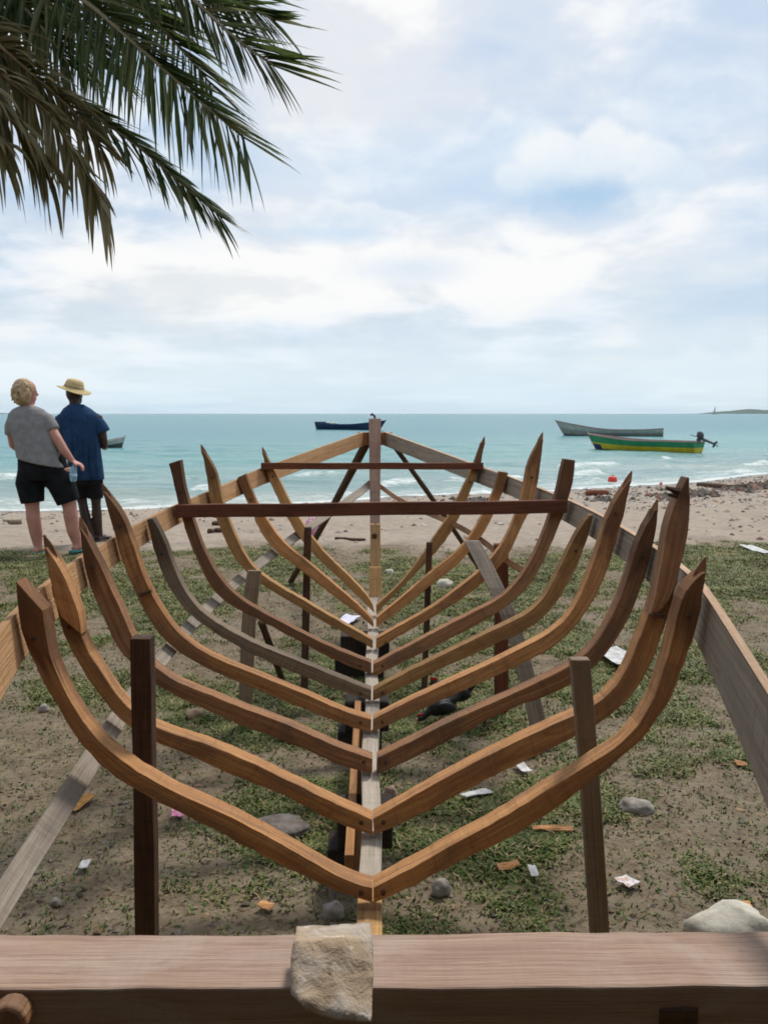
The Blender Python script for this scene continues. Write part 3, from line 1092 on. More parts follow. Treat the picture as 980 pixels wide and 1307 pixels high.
GS = 'stakes holding the boat ribs'
d12 = DR[0] + TH + 0.065
top = at(182, 812, d12)
bot = at(186, 1230, d12)
bot.z = -0.05
o = stake('stake', 'dark upright stake with pale cut top, in front of the left ribs', [top, top.lerp(bot, 0.5) + Vector((0.002, 0, 0)), bot], 0.044, 0.045, W_DARK, group=GS)
top = at(739, 840, d12)
mid_ = at(752, 1000, d12)
bot = at(776, 1230, d12)
bot.z = -0.05
o = stake('stake', 'slanting grey-brown stake between the two nearest right ribs', [top, mid_, bot], 0.042, 0.03, W_GREYBROWN, group=GS)
dd = DR[7] + 0.10
top, bot = at(393, 673, dd), at(388, 870, dd)
bot.z = -0.05
stake('stake', 'thin dark stake by the far left ribs, pink bag beyond its top', [top, bot], 0.036, 0.035, W_DARK, group=GS)
top, bot = at(548, 692, dd), at(541, 870, dd)
bot.z = -0.05
stake('stake', 'thin dark brown stake behind the far right ribs', [top, bot], 0.030, 0.03, W_DARK, group=GS)
dd = DR[6] - 0.09
top, mid_ = at(325, 728, dd), at(318, 790, dd)
bot = Vector((mid_.x - 0.03, dd, -0.05))
stake('stake', 'grey weathered board standing on end among the left ribs', [top, mid_, bot], 0.062, 0.022, W_GREYBROWN, group=GS)
p1 = at(334, 795, DR[5] + 0.16)
p2 = on_z(365, 880, 0)
stake('prop_pole', 'short black slanting pole behind the grey board on the left', [p1, p1.lerp(p2, 0.6), p2 + Vector((0.01, 0, -0.04))], 0.017, 0.017, W_DARK, group='poles propping the boat', round_=True)
dd = DR[6] - 0.06
top, bot = at(602, 690, DR[6] - 0.04), at(654, 800, DR[5] + 0.10)
ext = bot + (bot - top) * 1.4
ext.z = -0.04
stake('stake', 'grey weathered board slanting across the right ribs', [top, bot, Vector((bot.x + 0.14, bot.y - 0.05, -0.04))], 0.070, 0.022, W_GREY, group=GS)
dd = DR[6] + 0.12
top, bot = at(639, 694, dd), at(640, 900, dd)
bot.z = -0.05
stake('stake', 'reddish brown square post behind the slanting grey board', [top, bot], 0.062, 0.05, W_RED, group=GS)
# poles under the bow
p1, p2 = at(469, 563, 6.04), on_z(368, 742, 0)
stake('prop_pole', 'long dark pole leaning against the left of the bow', [p1, p1.lerp(p2, 0.5) + Vector((0.015, 0, -0.01)), p2 + Vector((0, 0, -0.04))], 0.026, 0.026, W_DARK, group='poles propping the boat', round_=True)
p1, p2 = at(503, 569, 5.95), on_z(622, 736, 0)
stake('prop_pole', 'thin dark brown pole leaning against the right of the bow', [p1, p1.lerp(p2, 0.5), p2 + Vector((0, 0, -0.04))], 0.018, 0.018, W_DARK, group='poles propping the boat', round_=True)

# ---------------------------------------------------------------- foreground beam and block
beam = empty('timber_beam', (0, 1.33, 0))
tag(beam, 'thick pinkish brown sawn beam across the foreground', 'beam')
yb, yf = on_z(490, 1191, 0.55).y, on_z(490, 1261, 0.55).y
mb = MB()
rings = []
for i in range(161):
    x = -1.5 + 3.0 * i / 160
    q = lambda s: 0.003 * mnoise.noise((x * 3, s, 0.5)) + 0.0018 * mnoise.noise((x * 17, s, 2.5))
    tilt = -0.002 * x
    rings.append([(x, yf + q(1), 0.37), (x, yb + q(2), 0.37), (x, yb + q(3) + tilt, 0.55 + q(4)), (x, yf + q(5) + tilt, 0.55 + q(6))])
mb.loft(rings)
mb.build('beam_timber', W_BEAM, beam, bevel=0.004)
for x in (-0.95, 0.95):
    mb = MB()
    mb.tube([(x, (yf + yb) / 2, -0.05), (x + 0.01, (yf + yb) / 2, 0.2), (x, (yf + yb) / 2, 0.371)], [0.075, 0.07, 0.068], 14)
    mb.build('leg', W_DARK, beam, smooth=True)
mb = MB()
p = at(14, 1300, yf - 0.02)
mb.tube([p + Vector((0, 0.02, 0)), p + Vector((0, -0.010, 0)), p + Vector((0, -0.014, 0))], [0.028, 0.028, 0.022], 16)
mb.build('peg', W_BROWN, beam, smooth=False, bevel=0.003)
mb = MB()
p = at(865, 1306, yf)
mb.box(p + Vector((0, 0.0, 0)), (0.058, 0.012, 0.05))  # dark piece stands in for the shade inside a mortise recess
mb.build('dark_block', W_DARK, beam, bevel=0.003)

# rough block on the beam
block_m, t, b = new_mat('rough_block')
P = t.node('ShaderNodeTexCoord').outputs['Object']
na = t.noise(P, 9.0, 6, 0.6, 0.8)
nb = t.noise(P, 30.0, 5, 0.65, 0.5)
nc = t.noise(t.scale(P, (1, 1, 0.4)), 22.0, 3, 0.5, 1.2)
c = t.mix(t.ss(na, 0.38, 0.60), (0.42, 0.31, 0.205), (0.44, 0.375, 0.31))
c = t.mix(t.m('MULTIPLY', t.ss(nb, 0.5, 0.7), 0.5), c, (0.27, 0.18, 0.11))
c = t.mix(t.m('MULTIPLY', t.ss(nc, 0.60, 0.68), 0.75), c, (0.66, 0.58, 0.49))
t.l.new(c, b.inputs['Base Color'])
b.inputs['Roughness'].default_value = 0.85
bp = t.node('ShaderNodeBump')
bp.inputs['Strength'].default_value = 0.9
bp.inputs['Distance'].default_value = 0.012
t.l.new(t.m('ADD', na, t.m('MULTIPLY', nb, 0.6)), bp.inputs['Height'])
t.l.new(bp.outputs[0], b.inputs['Normal'])
bf = yf - 0.062
fpx = [(376, 1197), (424, 1195), (474, 1191), (476, 1240), (474, 1303), (432, 1300), (388, 1285), (371, 1266), (371, 1222)]


def bdep(y):
    return bf + max(0.0, (1301 - y) / 110.0) * 0.105


fr = [at(x, y, bdep(y)) for x, y in fpx]
cm = sum(fr, Vector()) / len(fr)
nseg = 72


def outline(k):
    s = (k / nseg) * len(fr)
    i = int(s) % len(fr)
    return fr[i].lerp(fr[(i + 1) % len(fr)], s - int(s))


fnorm = (fr[2] - fr[0]).cross(fr[4] - fr[0]).normalized()
if fnorm.y > 0:
    fnorm = -fnorm
rings = []
for sc_ in (0.02, 0.25, 0.45, 0.62, 0.78, 0.90, 0.97, 1.0):
    rg = []
    for k in range(nseg):
        p = cm.lerp(outline(k), sc_)
        hgt = 0.008 * mnoise.noise(p * 24) + 0.003 * mnoise.noise(p * 60)
        hgt += -0.006 * max(0, (sc_ - 0.9) / 0.1)
        rg.append(tuple(p + fnorm * hgt))
    rings.append(rg)
for yo in (0.012, 0.026, 0.04, 0.045):
    rg = []
    for k in range(nseg):
        p = outline(k)
        q = p if yo < 0.045 else cm.lerp(p, 0.02)
        y = p.y + yo if yo < 0.045 else cm.y + 0.045
        z = q.z - 0.006 + 0.003 * mnoise.noise(p * 40 + Vector((0, yo * 30, 0)))
        if y > yf - 0.006:
            z = max(z, 0.5545)
        rg.append((q.x + 0.003 * mnoise.noise(p * 30 + Vector((yo * 40, 0, 0))), y, z))
    rings.append(rg)
mb = MB()
mb.loft(rings, cap=False)
blk = mb.build('rough_block', block_m, None, smooth=True)
tag(blk, 'rough tan block with cracked pale face sitting on the foreground beam', 'block')

# ---------------------------------------------------------------- people
SKIN_L = plain('skin_light', (0.50, 0.245, 0.185), (0.42, 0.19, 0.145), 6, 0.55, 0.35)
SKIN_D = plain('skin_dark', (0.045, 0.024, 0.017), (0.03, 0.016, 0.012), 6, 0.5, 0.4)
TEE = plain('grey_tee', (0.25, 0.24, 0.24), (0.20, 0.19, 0.19), 14, 0.9, 0.1, 0.5, 0.01)
BLACK = plain('black_cloth', (0.009, 0.009, 0.011), (0.016, 0.016, 0.018), 10, 0.9, 0.1, 0.4, 0.01)
NAVY = plain('blue_shirt', (0.022, 0.060, 0.135), (0.012, 0.036, 0.09), 7, 0.85, 0.15, 0.6, 0.015)
BLOND = plain('blond_hair', (0.50, 0.36, 0.215), (0.33, 0.22, 0.12), 30, 0.6, 0.3, 0.8, 0.01)
STRAW = plain('straw', (0.55, 0.43, 0.22), (0.42, 0.31, 0.14), 60, 0.8, 0.2, 0.6, 0.004)
TEAL = plain('teal_rubber', (0.06, 0.26, 0.26), (0.04, 0.2, 0.2), 20, 0.7, 0.3)
LEATHER = plain('dark_leather', (0.025, 0.02, 0.018), (0.04, 0.03, 0.025), 20, 0.6, 0.3)


def ring_h(c, rx, ry, n=22, tilt=0.0):
    return [(c[0] + rx * math.cos(2 * math.pi * k / n), c[1] + ry * math.sin(2 * math.pi * k / n), c[2] + tilt * math.cos(2 * math.pi * k / n)) for k in range(n)]


def hand(mb, wrist, direction, palm_n, size=1.0, curl=0.5, side=1):
    """palm plus five bent fingers; direction = where fingers point, palm_n = palm normal"""
    d = Vector(direction).normalized()
    pn = Vector(palm_n)
    pn = (pn - d * pn.dot(d)).normalized()
    s = d.cross(pn).normalized() * side
    wpt = Vector(wrist)
    mb.tube([wpt - d * 0.02, wpt + d * 0.03 * size, wpt + d * 0.085 * size], [(0.024 * size, 0.018 * size), (0.036 * size, 0.017 * size), (0.040 * size, 0.014 * size)], 10, up=tuple(pn))
    for k, (off_, L) in enumerate(((-0.030, 0.062), (-0.010, 0.078), (0.010, 0.072), (0.029, 0.055))):
        b0 = wpt + d * 0.08 * size + s * off_ * size
        d1 = (d + pn * curl * 0.6).normalized()
        d2 = (d * (1 - curl * 0.7) + pn * curl * 1.3).normalized()
        p1 = b0 + d1 * L * 0.5 * size
        p2 = p1 + d2 * L * 0.5 * size
        mb.tube([b0 - d * 0.015, b0, p1, p2], [0.010 * size, 0.010 * size, 0.009 * size, 0.0075 * size], 8)
    b0 = wpt + d * 0.02 * size - s * 0.028 * size
    mb.tube([b0, b0 + (-s * 0.7 + d * 0.7) .normalized() * 0.04 * size, b0 + (-s * 0.3 + d + pn * 0.7).normalized() * 0.075 * size], [0.013 * size, 0.011 * size, 0.008 * size], 8)


def head(mb, c, face, r=0.1):
    """c centre, face = horizontal facing direction"""
    f_ = Vector(face).normalized()
    s = f_.cross(Vector((0, 0, 1)))
    c = Vector(c)
    rot = Matrix((f_, s, Vector((0, 0, 1)))).transposed()
    mb.ell(c + Vector((0, 0, 0.02)), (0.098, 0.078, 0.108), rot, 18, 12)
    mb.ell(c + f_ * 0.022 + Vector((0, 0, -0.05)), (0.070, 0.060, 0.068), rot, 14, 10)
    mb.tube([c + f_ * 0.088 + Vector((0, 0, 0.015)), c + f_ * 0.112 + Vector((0, 0, -0.022)), c + f_ * 0.088 + Vector((0, 0, -0.032))], [0.010, 0.014, 0.012], 8)
    mb.tube([c + f_ * 0.082 - s * 0.02 + Vector((0, 0, -0.062)), c + f_ * 0.092 + Vector((0, 0, -0.062)), c + f_ * 0.082 + s * 0.02 + Vector((0, 0, -0.062))], [0.008, 0.011, 0.008], 8)
    mb.tube([c + f_ * 0.06 + Vector((0, 0, -0.095)), c + f_ * 0.08 + Vector((0, 0, -0.098))], [0.022, 0.016], 8)
    for q in (-1, 1):
        mb.ell(c + s * q * 0.078 - f_ * 0.005 + Vector((0, 0, -0.008)), (0.018, 0.008, 0.030), rot, 10, 8)


def add_eyes(parent, c, face, mat):
    f_ = Vector(face).normalized()
    s = f_.cross(Vector((0, 0, 1)))
    for q in (-1, 1):
        mb = MB()
        mb.ell(Vector(c) + f_ * 0.083 + s * q * 0.032 + Vector((0, 0, 0.012)), (0.010, 0.012, 0.008), None, 10, 8)
        mb.build('eye', mat, parent, smooth=True, world_parent=False)


# woman: local frame x = right in the picture, y = away from the camera
wp = on_z(73, 706, 0)
wp.z = ground_z(wp.x, wp.y)
SC = wp.y / FPX * 1.0                          # metres per photo pixel at her distance
SC = (wp - CAM).dot(_f) / FPX


def WL(px, py, y=0.0):
    return Vector(((px - 70) * SC, y, (706 - py) * SC * 1.003))


woman = empty('person', wp)
tag(woman, 'person in grey t-shirt and black shorts seen from behind, holding a blue bottle', 'person')
fw = (0.80, 0.60, 0)
body = MB()
hc = WL(40, 503, 0.0)
head(body, hc, fw)
body.tube([WL(41, 526), WL(41, 512)], [0.062, 0.056], 14)
# torso under the shirt
body.loft([ring_h(WL(57, 592), 0.20, 0.15), ring_h(WL(51, 570), 0.195, 0.14), ring_h(WL(45, 545), 0.20, 0.125), ring_h(WL(42, 528), 0.17, 0.09), ring_h(WL(41, 520), 0.08, 0.065)])
# legs
body.tube([WL(40, 600, 0.02), WL(40, 630, 0.0), WL(42, 647, -0.01), WL(43, 660, -0.02), WL(45, 680, -0.005), WL(46.5, 696, 0.0), WL(46.5, 702, 0)], [0.115, 0.090, 0.068, 0.070, 0.064, 0.044, 0.046], 14)
body.tube([WL(76, 600, 0.02), WL(84, 630, 0.02), WL(88, 646, 0.01), WL(89.5, 658, 0.0), WL(92, 678, 0.01), WL(95, 694, 0.03), WL(95.5, 700, 0.03)], [0.12, 0.092, 0.070, 0.072, 0.066, 0.045, 0.046], 14)
for (fx_, fy_, yy) in ((46, 704, 0.0), (95.5, 701.5, 0.03)):
    p = WL(fx_, fy_, yy)
    body.tube([p + Vector((-0.025, -0.05, 0.012)), p + Vector((0.0, 0.02, 0.022)), p + Vector((0.035, 0.10, 0.010)), p + Vector((0.055, 0.16, 0.004))], [(0.036, 0.03), (0.042, 0.034), (0.045, 0.024), (0.034, 0.014)], 12)
# right arm down and back to the bottle, left arm bent forward
body.tube([WL(63, 539, 0.0), WL(71, 550, -0.03), WL(79, 561, -0.06), WL(88, 576, -0.07), WL(97, 588, -0.07)], [0.052, 0.056, 0.050, 0.044, 0.030], 12)
hand(body, WL(97, 588, -0.07), (0.8, 0.0, -0.35), (-0.3, 0.1, -1), 1.05, 0.75, 1)
body.tube([WL(22, 539, 0.0), WL(19, 552, 0.02), WL(19, 568, 0.05), WL(24, 576, 0.14), WL(34, 577, 0.22)], [0.050, 0.054, 0.050, 0.046, 0.030], 12)
hand(body, WL(34, 577, 0.22), (0.8, 0.5, -0.1), (0, -1, -0.2), 1.0, 0.5, -1)
bo = body.build('body', SKIN_L, woman, remesh=0.009, smooth_it=4, world_parent=False)
add_eyes(woman, hc, fw, LEATHER)
sh = MB()
sh.loft([ring_h(WL(56.5, 591), 0.245, 0.215, 22, -0.055), ring_h(WL(53, 576), 0.232, 0.195, 22, -0.03), ring_h(WL(48, 557), 0.215, 0.165), ring_h(WL(44, 541), 0.222, 0.145),
         ring_h(WL(42, 530), 0.205, 0.115), ring_h(WL(41, 523.5), 0.15, 0.09), ring_h(WL(41, 519.5), 0.075, 0.07)])
sh.tube([WL(52, 532, 0.0), WL(64, 538, -0.01), WL(69, 546, -0.02), WL(72, 551, -0.03)], [0.075, 0.082, 0.082, 0.078], 14)
sh.tube([WL(33, 532, 0.0), WL(24, 538, 0.0), WL(20, 546, 0.01), WL(19, 556, 0.02)], [0.075, 0.078, 0.076, 0.072], 14)
sh.build('t_shirt', TEE, woman, remesh=0.011, smooth_it=5, world_parent=False)
st = MB()
st.loft([ring_h(WL(57, 612), 0.20, 0.165), ring_h(WL(57, 600), 0.245, 0.185), ring_h(WL(56, 586), 0.235, 0.17), ring_h(WL(54, 576), 0.215, 0.16)])
st.tube([WL(43, 606, 0.01), WL(39.5, 617, 0.0), WL(42.5, 641, -0.01)], [(0.145, 0.15), (0.135, 0.14), (0.100, 0.115)], 18)
st.tube([WL(71, 606, 0.01), WL(79, 617, 0.01), WL(87, 641, 0.01)], [(0.150, 0.155), (0.140, 0.14), (0.112, 0.115)], 18)
st.build('shorts', BLACK, woman, remesh=0.011, smooth_it=4, world_parent=False)
hr = MB()
f_ = Vector(fw).normalized()
s_ = f_.cross(Vector((0, 0, 1)))
rot = Matrix((f_, s_, Vector((0, 0, 1)))).transposed()
hr.ell(hc - f_ * 0.026 + Vector((0, 0, 0.030)), (0.104, 0.100, 0.112), rot, 18, 12)
hr.ell(hc - f_ * 0.050 + Vector((0, 0, -0.045)), (0.078, 0.098, 0.088), rot, 16, 10)
for q in (-1, 1):
    hr.ell(hc + s_ * q * 0.075 - f_ * 0.02 + Vector((0, 0, -0.03)), (0.045, 0.03, 0.085), rot, 12, 10)
for k in range(150):
    a, e = rng.uniform(0, 6.28), rng.uniform(-0.6, 1.3)
    d = Vector((math.cos(a) * math.cos(e), math.sin(a) * math.cos(e), math.sin(e)))
    if d.dot(f_) > 0.25:
        continue
    p = hc - f_ * 0.03 + Vector((0, 0, 0.01)) + Vector((d.x * 0.105, d.y * 0.105, d.z * 0.13))
    hr.tube([p, p + Vector((d.x * 0.01, d.y * 0.01, -0.05))], [0.011, 0.006], 6)
hr.build('hair', BLOND, woman, remesh=0.006, smooth_it=4, world_parent=False)
for (fx_, fy_, yy) in ((46, 704, 0.0), (95.5, 701.5, 0.03)):
    p = WL(fx_, fy_, yy)
    mb = MB()
    mb.tube([p + Vector((-0.035, -0.085, -0.012)), p + Vector((0.0, 0.02, -0.012)), p + Vector((0.04, 0.11, -0.012)), p + Vector((0.066, 0.185, -0.012))], [(0.040, 0.016), (0.050, 0.016), (0.056, 0.016), (0.04, 0.014)], 14)
    sdl = mb.build('sandal', TEAL, woman, smooth=True, world_parent=False)
    mb = MB()
    mb.tube([p + Vector((-0.036, 0.07, 0.0)), p + Vector((0.028, 0.075, 0.042)), p + Vector((0.09, 0.065, 0.0))], [(0.014, 0.008)] * 3, 8)
    mb.build('strap', TEAL, sdl, smooth=True, world_parent=False)

# bottle in her hand
bottle = empty('water_bottle', wp + WL(97.5, 603, -0.07) + Vector((0, 0, -0.085)))
tag(bottle, 'pale blue plastic water bottle held in the hand of the person in shorts', 'bottle')
bmt, t, b = new_mat('bottle_plastic')
b.inputs['Base Color'].default_value = (0.30, 0.58, 0.80, 1)
b.inputs['Roughness'].default_value = 0.12
b.inputs['Transmission Weight'].default_value = 0.45
P = t.node('ShaderNodeTexCoord').outputs['Object']
n_ = t.noise(P, 40, 2)
t.l.new(t.mix(t.ss(n_, 0.4, 0.6), (0.28, 0.56, 0.80), (0.42, 0.68, 0.86)), b.inputs['Base Color'])
mb = MB()
mb.tube([(0, 0, 0), (0, 0, 0.008), (0, 0, 0.04), (0, 0, 0.08), (0, 0, 0.10), (0.006, 0, 0.135), (0.008, 0, 0.155), (0.010, 0, 0.175)], [0.022, 0.033, 0.035, 0.032, 0.035, 0.030, 0.015, 0.013], 18)
mb.build('bottle', bmt, bottle, smooth=True, world_parent=False)
mb = MB()
mb.tube([(0, 0, 0.045), (0, 0, 0.078)], [0.0365, 0.0365], 18)
mb.build('label', plain('bottle_label', (0.72, 0.80, 0.86), (0.10, 0.32, 0.62), 60, 0.5), bottle, smooth=True, world_parent=False)
mb = MB()
mb.tube([(0.009, 0, 0.172), (0.011, 0, 0.192)], [0.0155, 0.0155], 14)
mb.build('cap', plain('bottle_cap', (0.08, 0.22, 0.55), None, 30, 0.4), bottle, smooth=True, world_parent=False)

# man with straw hat
mp = on_z(123, 690.5, 0)
mp.z = ground_z(mp.x, mp.y)
SM = (mp - CAM).dot(_f) / FPX


def ML(px, py, y=0.0):
    return Vector(((px - 123) * SM, y, (690.5 - py) * SM * 1.003))


man = empty('person', mp)
tag(man, 'person in straw hat and loose blue shirt seen from behind, facing the sea', 'person')
fm_ = (0.45, 0.9, 0)
body = MB()
hc = ML(101.5, 505, 0.02)
head(body, hc, fm_)
body.tube([ML(103, 526), ML(102, 511)], [0.062, 0.055], 14)
body.loft([ring_h(ML(113, 606), 0.17, 0.13), ring_h(ML(111, 580), 0.165, 0.12), ring_h(ML(108, 545), 0.19, 0.12), ring_h(ML(106, 526), 0.17, 0.09), ring_h(ML(104, 519), 0.08, 0.06)])
body.tube([ML(104, 605), ML(104.5, 625), ML(108, 642), ML(110, 655), ML(114.5, 674), ML(118, 685), ML(118, 688)], [0.088, 0.07, 0.05, 0.054, 0.045, 0.034, 0.036], 14)
body.tube([ML(124, 605), ML(124, 625, 0.01), ML(124, 642, 0.02), ML(124.5, 655, 0.02), ML(125, 674, 0.04), ML(126.5, 685, 0.05), ML(126.5, 688, 0.05)], [0.088, 0.07, 0.05, 0.054, 0.045, 0.034, 0.036], 14)
for (fx_, yy) in ((118, 0.0), (127, 0.05)):
    p = ML(fx_, 688.5, yy)
    body.tube([p + Vector((-0.02, -0.05, 0.012)), p + Vector((0.0, 0.02, 0.022)), p + Vector((0.04, 0.10, 0.010)), p + Vector((0.065, 0.17, 0.004))], [(0.034, 0.03), (0.040, 0.034), (0.044, 0.024), (0.034, 0.014)], 12)
body.tube([ML(129, 532), ML(134, 545, 0.0), ML(136, 558, 0.0), ML(135.5, 568, 0.04), ML(131, 571, 0.20), ML(127, 570, 0.30)], [0.06, 0.054, 0.048, 0.045, 0.036, 0.028], 12)
hand(body, ML(127, 570, 0.30), (-0.6, 0.8, 0.0), (0, 0, 1), 1.0, 0.5, 1)
body.tube([ML(84, 532), ML(82, 548, 0.0), ML(83, 566, 0.03), ML(90, 574, 0.16), ML(98, 574, 0.26)], [0.06, 0.052, 0.046, 0.038, 0.028], 12)
hand(body, ML(98, 574, 0.26), (0.8, 0.5, 0.0), (0, 0, 1), 1.0, 0.5, -1)
body.build('body', SKIN_D, man, remesh=0.009, smooth_it=4, world_parent=False)
add_eyes(man, hc, fm_, LEATHER)
sh = MB()
sh.loft([ring_h(ML(114.5, 611), 0.186, 0.160, 22), ring_h(ML(113, 595), 0.188, 0.160), ring_h(ML(111.5, 572), 0.180, 0.145), ring_h(ML(109, 545), 0.205, 0.14),
         ring_h(ML(107, 530), 0.215, 0.115), ring_h(ML(105, 522), 0.15, 0.09), ring_h(ML(104, 516.5), 0.075, 0.068)])
sh.tube([ML(116, 531), ML(127, 536), ML(133, 544), ML(137, 552)], [0.072, 0.080, 0.078, 0.082], 14)
sh.tube([ML(96, 531), ML(87, 536), ML(83, 545), ML(81.5, 556, 0.01)], [0.072, 0.080, 0.078, 0.082], 14)
for k in range(7):                              # loose folds down the back
    x = 92 + k * 6.5
    sh.tube([ML(x, 534, -0.135 + 0.004 * k % 0.01), ML(x + 1.5, 570, -0.150), ML(x + 3, 608, -0.155)], [0.006, 0.014, 0.016], 8)
sh.build('shirt', NAVY, man, remesh=0.011, smooth_it=5, world_parent=False)
st = MB()
st.loft([ring_h(ML(114, 618), 0.16, 0.14), ring_h(ML(114, 605), 0.185, 0.15), ring_h(ML(113, 592), 0.18, 0.14)])
st.tube([ML(105, 606), ML(104.5, 622), ML(106.5, 635)], [0.108, 0.10, 0.088], 16)
st.tube([ML(122.5, 606), ML(124, 622), ML(124, 635, 0.01)], [0.10, 0.092, 0.080], 16)
st.build('shorts', BLACK, man, remesh=0.011, smooth_it=4, world_parent=False)
# hat: crown and tilted brim
ht = MB()
rotb = Matrix.Rotation(R(14), 3, 'Y') @ Matrix.Rotation(R(4), 3, 'X')
hcc = hc + Vector((0.0, 0, 0.075))
prof = [(0.0, 0.095), (0.05, 0.094), (0.082, 0.082), (0.098, 0.045), (0.106, 0.006), (0.130, -0.008), (0.158, -0.018), (0.182, -0.022), (0.182, -0.027), (0.156, -0.025), (0.128, -0.015), (0.10, -0.006), (0.09, 0.04), (0.0, 0.085)]
nn = 32
rings = []
for r_, z_ in prof:
    rings.append([hcc + rotb @ Vector((max(r_, 0.001) * math.cos(2 * math.pi * k / nn), max(r_, 0.001) * math.sin(2 * math.pi * k / nn), z_ + (0.012 * math.sin(4 * math.pi * k / nn) if r_ > 0.15 else 0))) for k in range(nn)])
ht.loft(rings, cap=False)
hat = ht.build('hat', STRAW, man, smooth=True, world_parent=False)
mb = MB()
mb.loft([[hcc + rotb @ Vector((r_ * math.cos(2 * math.pi * k / nn), r_ * math.sin(2 * math.pi * k / nn), z_)) for k in range(nn)] for r_, z_ in ((0.1085, 0.004), (0.1045, 0.024), (0.1035, 0.024), (0.1075, 0.004))], cap=False)
mb.build('hat_band', plain('hat_band', (0.30, 0.22, 0.11), (0.2, 0.14, 0.07), 30), hat, smooth=True, world_parent=False)
for (fx_, yy) in ((118, 0.0), (127, 0.05)):
    p = ML(fx_, 688.5, yy)
    mb = MB()
    mb.tube([p + Vector((-0.03, -0.085, -0.008)), p + Vector((0.0, 0.02, -0.008)), p + Vector((0.045, 0.11, -0.008)), p + Vector((0.075, 0.19, -0.008))], [(0.038, 0.014), (0.048, 0.014), (0.054, 0.014), (0.04, 0.012)], 14)
    mb.tube([p + Vector((-0.036, 0.07, 0.0)), p + Vector((0.028, 0.075, 0.042)), p + Vector((0.09, 0.065, 0.0))], [(0.016, 0.008)] * 3, 8)
    mb.build('sandal', LEATHER, man, smooth=True, world_parent=False)


# ---------------------------------------------------------------- boats on the water
def paint(name, c, rough=0.5):
    return plain(name, c, tuple(x * 0.72 for x in c), 3.0, rough, 0.35, 0.2, 0.01, (0.3, 0.75))


def make_boat(name, label, bow, stern, beam_w, free, bow_rise, bands, rim, inner, transom=True, thwarts=4, draft=0.12, stern_rise=0.0):
    """hull as a loft from stern (0) to bow (1); bands = list of (height fraction top, material)"""
    bow, stern = Vector(bow), Vector(stern)
    L = (bow - stern).length
    ang = math.atan2((bow - stern).y, (bow - stern).x)
    g = empty(name, (stern.x, stern.y, SEA), ang)
    tag(g, label, 'boat', 'boats moored off the beach')
    ns = 26

    def hw(u):
        return beam_w / 2 * (min(1, (1 - u) * 2.4) ** 0.62) * (0.80 + 0.2 * smooth(0, 0.4, u))

    def sheer(u):
        return free + bow_rise * max(0, (u - 0.45) / 0.55) ** 1.9 + stern_rise * max(0, (0.25 - u) / 0.25) ** 1.5

    def sec(u, frac):
        """point on starboard side at fraction 0 keel .. 1 gunwale"""
        s = sheer(u)
        z = -draft + (s + draft) * frac
        flare = frac ** 0.42
        x = u * L + (frac - 0.4) * 0.10 * L * max(0, (u - 0.8) / 0.2)
        return Vector((x, hw(u) * (0.10 + 0.90 * flare) if u < 0.999 else 0.012, z))

    lev = [0.0] + [b_[0] for b_ in bands]
    for bi, (topf, mat) in enumerate(bands):
        lo = lev[bi]
        mb = MB()
        fr_ = np.linspace(lo, topf, 5)
        for side in (1, -1):
            vv, ff = [], []
            for i in range(ns + 1):
                for q in fr_:
                    p = sec(i / ns, q)
                    vv.append((p.x, p.y * side, p.z))
            m_ = len(fr_)
            for i in range(ns):
                for k in range(m_ - 1):
                    ff.append((i * m_ + k, (i + 1) * m_ + k, (i + 1) * m_ + k + 1, i * m_ + k + 1))
            mb.add(vv, ff)
        # transom part
        vv = []
        for q in fr_:
            p = sec(0, q)
            vv += [(p.x, p.y, p.z), (p.x, -p.y, p.z)]
        mb.add(vv, [(2 * k, 2 * k + 1, 2 * k + 3, 2 * k + 2) for k in range(len(fr_) - 1)])
        mb.build('hull' if bi == 0 else 'hull_band', mat, g, smooth=False, world_parent=False, fix=False)
    # inner floor and gunwale rim
    mb = MB()
    vv, ff = [], []
    for i in range(ns + 1):
        for q in (0.97, 0.45):
            p = sec(i / ns, q)
            vv.append((p.x, (p.y - 0.03), p.z))
        for q in (0.45, 0.97):
            p = sec(i / ns, q)
            vv.append((p.x, -(p.y - 0.03), p.z))
    for i in range(ns):
        for k in range(3):
            ff.append((i * 4 + k, (i + 1) * 4 + k, (i + 1) * 4 + k + 1, i * 4 + k + 1))
    mb.add(vv, ff)
    mb.build('inner_lining', inner, g, world_parent=False, fix=False)
    mb = MB()
    for side in (1, -1):
        rings = []
        for i in range(ns + 1):
            p = sec(i / ns, 1.0)
            y = p.y * side
            rings.append([(p.x, y + 0.03, p.z - 0.02), (p.x, y + 0.03, p.z + 0.03), (p.x, y - 0.04, p.z + 0.03), (p.x, y - 0.04, p.z - 0.02)])
        mb.loft(rings)
    p = sec(0, 1.0)
    mb.box((0.0, 0, p.z + 0.004), (0.07, 2 * p.y, 0.05))
    mb.build('gunwale', rim, g, world_parent=False)
    for k in range(thwarts):
        u = 0.16 + 0.62 * k / max(thwarts - 1, 1)
        p = sec(u, 0.80)
        mb = MB()
        mb.box((p.x, 0, p.z), (0.24, 2 * p.y - 0.05, 0.04))
        mb.build('thwart', rim, g, world_parent=False)
    p = sec(1.0, 1.0)
    mb = MB()
    mb.tube([sec(1.0, 0.05), sec(1.0, 0.5), p, p + Vector((0.05, 0, 0.09))], [0.03, 0.035, 0.04, 0.035], 8)
    mb.build('stem_head', rim, g, world_parent=False)
    return g, L, sec


